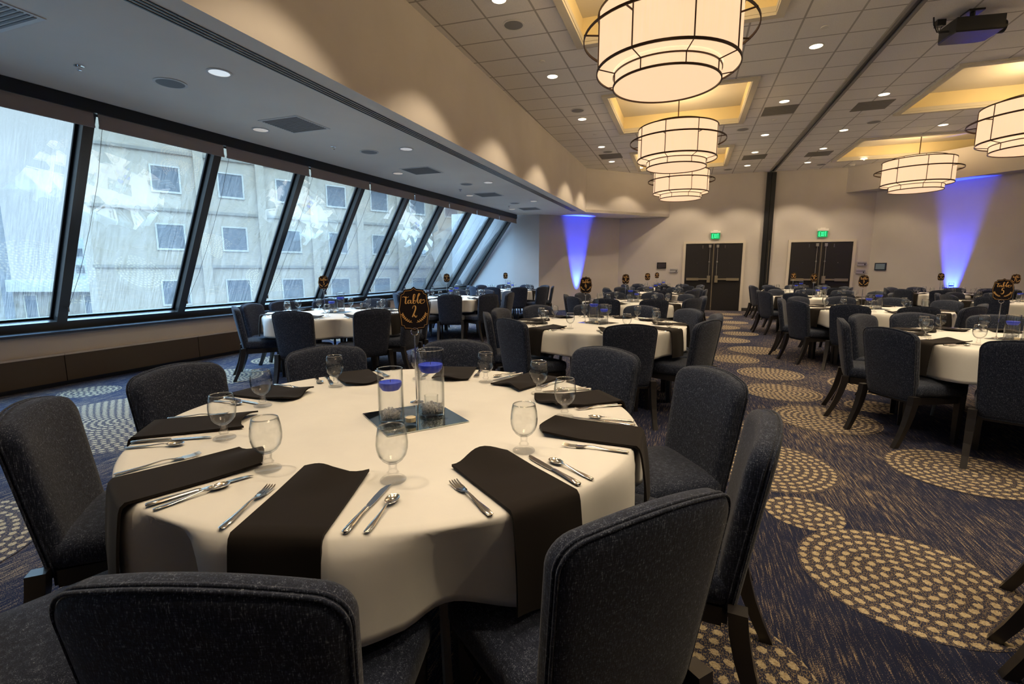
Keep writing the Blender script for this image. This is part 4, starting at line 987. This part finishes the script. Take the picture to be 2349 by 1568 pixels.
# ------------------------------------------------------------------ outside the windows
F_ = 1108.0; YAW = radians(19.74)
def wxy(px, depth):
    lat = (px - 1174.5) / F_ * depth
    return (-sin(YAW) * depth + cos(YAW) * lat, cos(YAW) * depth + sin(YAW) * lat)
def zat(py, depth): return 1.30 + ((619 - py) / F_) * depth / cos(radians(8.47)) ** 2 * 1.0
def building(name, ax, ay, bx, by, z0, z1, depth, mat, wins, wmat, tmat, label, bands=(), bmat=None, sill=True, piers=()):
    """facade from a to b; wins: (u0, u1, za, zb) in metres along the facade"""
    L = hypot(bx - ax, by - ay); ang = atan2(by - ay, bx - ax); r = empty(name, (ax, ay, z0), ang); tag(r, label, 'building')
    b = MB(); b.bb(0, L, 0, depth, 0, z1 - z0); b.build('wall', mat, r)
    for (u0, u1, za, zb) in wins:
        f = MB(); t = .09
        f.bb(u0 - t, u1 + t, -.06, -.001, za - z0 - (.12 if sill else t), za - z0); f.bb(u0 - t, u1 + t, -.06, -.001, zb - z0, zb - z0 + t); f.bb(u0 - t, u0, -.06, -.001, za - z0, zb - z0); f.bb(u1, u1 + t, -.06, -.001, za - z0, zb - z0)
        w = f.build('window', tmat, r); p = MB(); p.bb(u0, u1, -.02, -.002, za - z0, zb - z0); p.build('pane', wmat, w)
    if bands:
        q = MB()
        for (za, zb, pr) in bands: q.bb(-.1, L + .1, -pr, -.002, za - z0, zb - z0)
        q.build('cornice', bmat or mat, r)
    if piers:
        q = MB()
        for (u, w_) in piers: q.bb(u - w_ / 2, u + w_ / 2, -.22, -.003, 0, z1 - z0 - .5)
        q.build('pier', mat, r)
    return r
M_CONC = mat_paint('wet_concrete', (0.235, 0.178, 0.122), 0.02); M_CONCD = mat_paint('concrete_dark_band', (0.135, 0.108, 0.078), 0.015)  # facade walls, and a darker concrete tone for the bands
M_WIN = simple('dark_window', (0.035, 0.045, 0.055), 0.2); M_WFR = simple('pale_window_frame', (0.27, 0.235, 0.19), 0.5)
def at_cf(lat, dep): return (-sin(YAW) * dep + cos(YAW) * lat, cos(YAW) * dep + sin(YAW) * lat)
A = at_cf(-19.5, 34.7); B = at_cf(-8.5, 44.8); ux, uy = B[0] - A[0], B[1] - A[1]; L = hypot(ux, uy); ux /= L; uy /= L
A0 = (A[0] - ux * 7.7, A[1] - uy * 7.7); pitch = 3.72; n = 12; B0 = (A0[0] + ux * 62, A0[1] + uy * 62)
wins = []; bands = []
for row in range(-3, 6):
    zc_ = 3.45 + 3.62 * row
    for c_ in range(-1, 13):
        u = 7.7 + pitch * c_
        if c_ == 0 and row > 3: continue
        wins.append((u - .72, u + .72, zc_ - .75, zc_ + .75))
    bands.append((zc_ + 1.62, zc_ + 1.80, .10))
wins = [w for w in wins if w[3] < 9.8 and w[2] > -8]
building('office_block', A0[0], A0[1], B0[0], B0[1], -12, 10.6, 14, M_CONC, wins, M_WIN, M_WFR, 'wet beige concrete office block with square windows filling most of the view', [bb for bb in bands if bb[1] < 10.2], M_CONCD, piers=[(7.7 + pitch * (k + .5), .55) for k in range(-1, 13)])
# white apartment block behind
a, c = at_cf(-97, 106), at_cf(-76, 112); 
wl = [(2 + 3.4 * i, 3.6 + 3.4 * i, z, z + 1.7) for i in range(6) for z in (-7, -3.2, .6, 4.2)]
building('apartment_block', a[0], a[1], c[0] , c[1], -14, 8.2, 12, mat_paint('white_render', (.25, .26, .28), .015), wl, M_WIN, M_WFR, 'plain white apartment block seen far off through the rain')
# cream tower with its low wing
a, c = at_cf(-109, 78), at_cf(-88.4, 78)
wl = [(1 + 2.2 * i, 2.0 + 2.2 * i, z, z + 2.2) for i in range(10) for z in (-9, -4.6, -.4, 3.2)]
building('stone_office', a[0], a[1], c[0], c[1], -14, 7.0, 6, mat_paint('cream_stone', (.15, .13, .10), .02), wl, M_WIN, mat_paint('cream_stone_trim', (.22, .19, .15)), 'cream stone office building with rows of narrow windows', [(6.3, 7.2, .4)], mat_paint('cornice_stone', (.22, .20, .16)))
a, c = at_cf(-112, 86), at_cf(-98.7, 86)
wl = [(1 + 2.2 * i, 2.0 + 2.2 * i, z, z + 2.0) for i in range(5) for z in (9, 12.2, 15.2)]
tw = building('stone_tower', a[0], a[1], c[0], c[1], -14, 18.4, 10, mat_paint('tower_stone', (.10, .10, .10), .015), wl, M_WIN, mat_paint('tower_trim', (.15, .14, .12)), 'tall stone tower with a dark peaked roof rising into the clouds')
b = MB(); L = hypot(c[0] - a[0], c[1] - a[1]); b.add([(0, 0, 32.4), (L, 0, 32.4), (L, 10, 32.4), (0, 10, 32.4), (L * .35, 5, 35), (L * .6, 5, 35)], [(0, 1, 5, 4), (1, 2, 5), (2, 3, 4, 5), (3, 0, 4), (3, 2, 1, 0)]); b.build('roof', simple('slate', (.10, .12, .14), .6), tw)
# ornate stone and brick fronts nearer by
a, c = at_cf(-51.5, 50), at_cf(-40.5, 50)
wl = [(1.2 + 3.1 * i, 2.4 + 3.1 * i, z, z + 2.3) for i in range(4) for z in (-7.0, -3.6)]
building('ornate_building', a[0], a[1], c[0], c[1], -12, 0.1, 8, mat_paint('tan_stone', (.13, .105, .075), .03), wl, M_WIN, mat_paint('tan_trim', (.27, .235, .17)), 'ornate tan stone building with a pale balustraded cornice', [(-.9, .3, .5), (-8.2, -7.7, .2)], mat_paint('pale_cornice', (.27, .245, .19)))
a, c = at_cf(-66, 48), at_cf(-55.3, 48)
wl = [(1.0 + 2.0 * i, 1.8 + 2.0 * i, z, z + 1.8) for i in range(5) for z in (-7, -4.2)]
building('brick_building', a[0], a[1], c[0], c[1], -12, -1.2, 3, mat_paint('red_brick', (.12, .045, .035), .02), wl, M_WIN, mat_paint('brick_trim', (.2, .17, .14)), 'red brick building with small windows beyond the first pane', [(-1.7, -1.1, .3)], M_CONC)
# street canopy and flat roof below
a = at_cf(-36, 34); b = MB(); b.prism([at_cf(-37, 26.5), at_cf(-25.8, 26.5), at_cf(-26.6, 28.6), at_cf(-39, 33)], -5.4, -4.8, 0); b.prism([at_cf(-36, 26.9), at_cf(-26.4, 26.9), at_cf(-27, 28.2), at_cf(-37, 31.5)], -12, -5.4, 1)
tag(b.build('low_pavilion', [simple('pale_metal_roof', (.20, .235, .27), .4), M_CONC]), 'low pale-roofed pavilion at street level below the windows', 'building')
b = MB(); b.bb(-120, -14, -30, 140, -12.3, -12.0); tag(b.build('street_ground', simple('wet_asphalt', (.10, .11, .12), .3)), kind='structure')
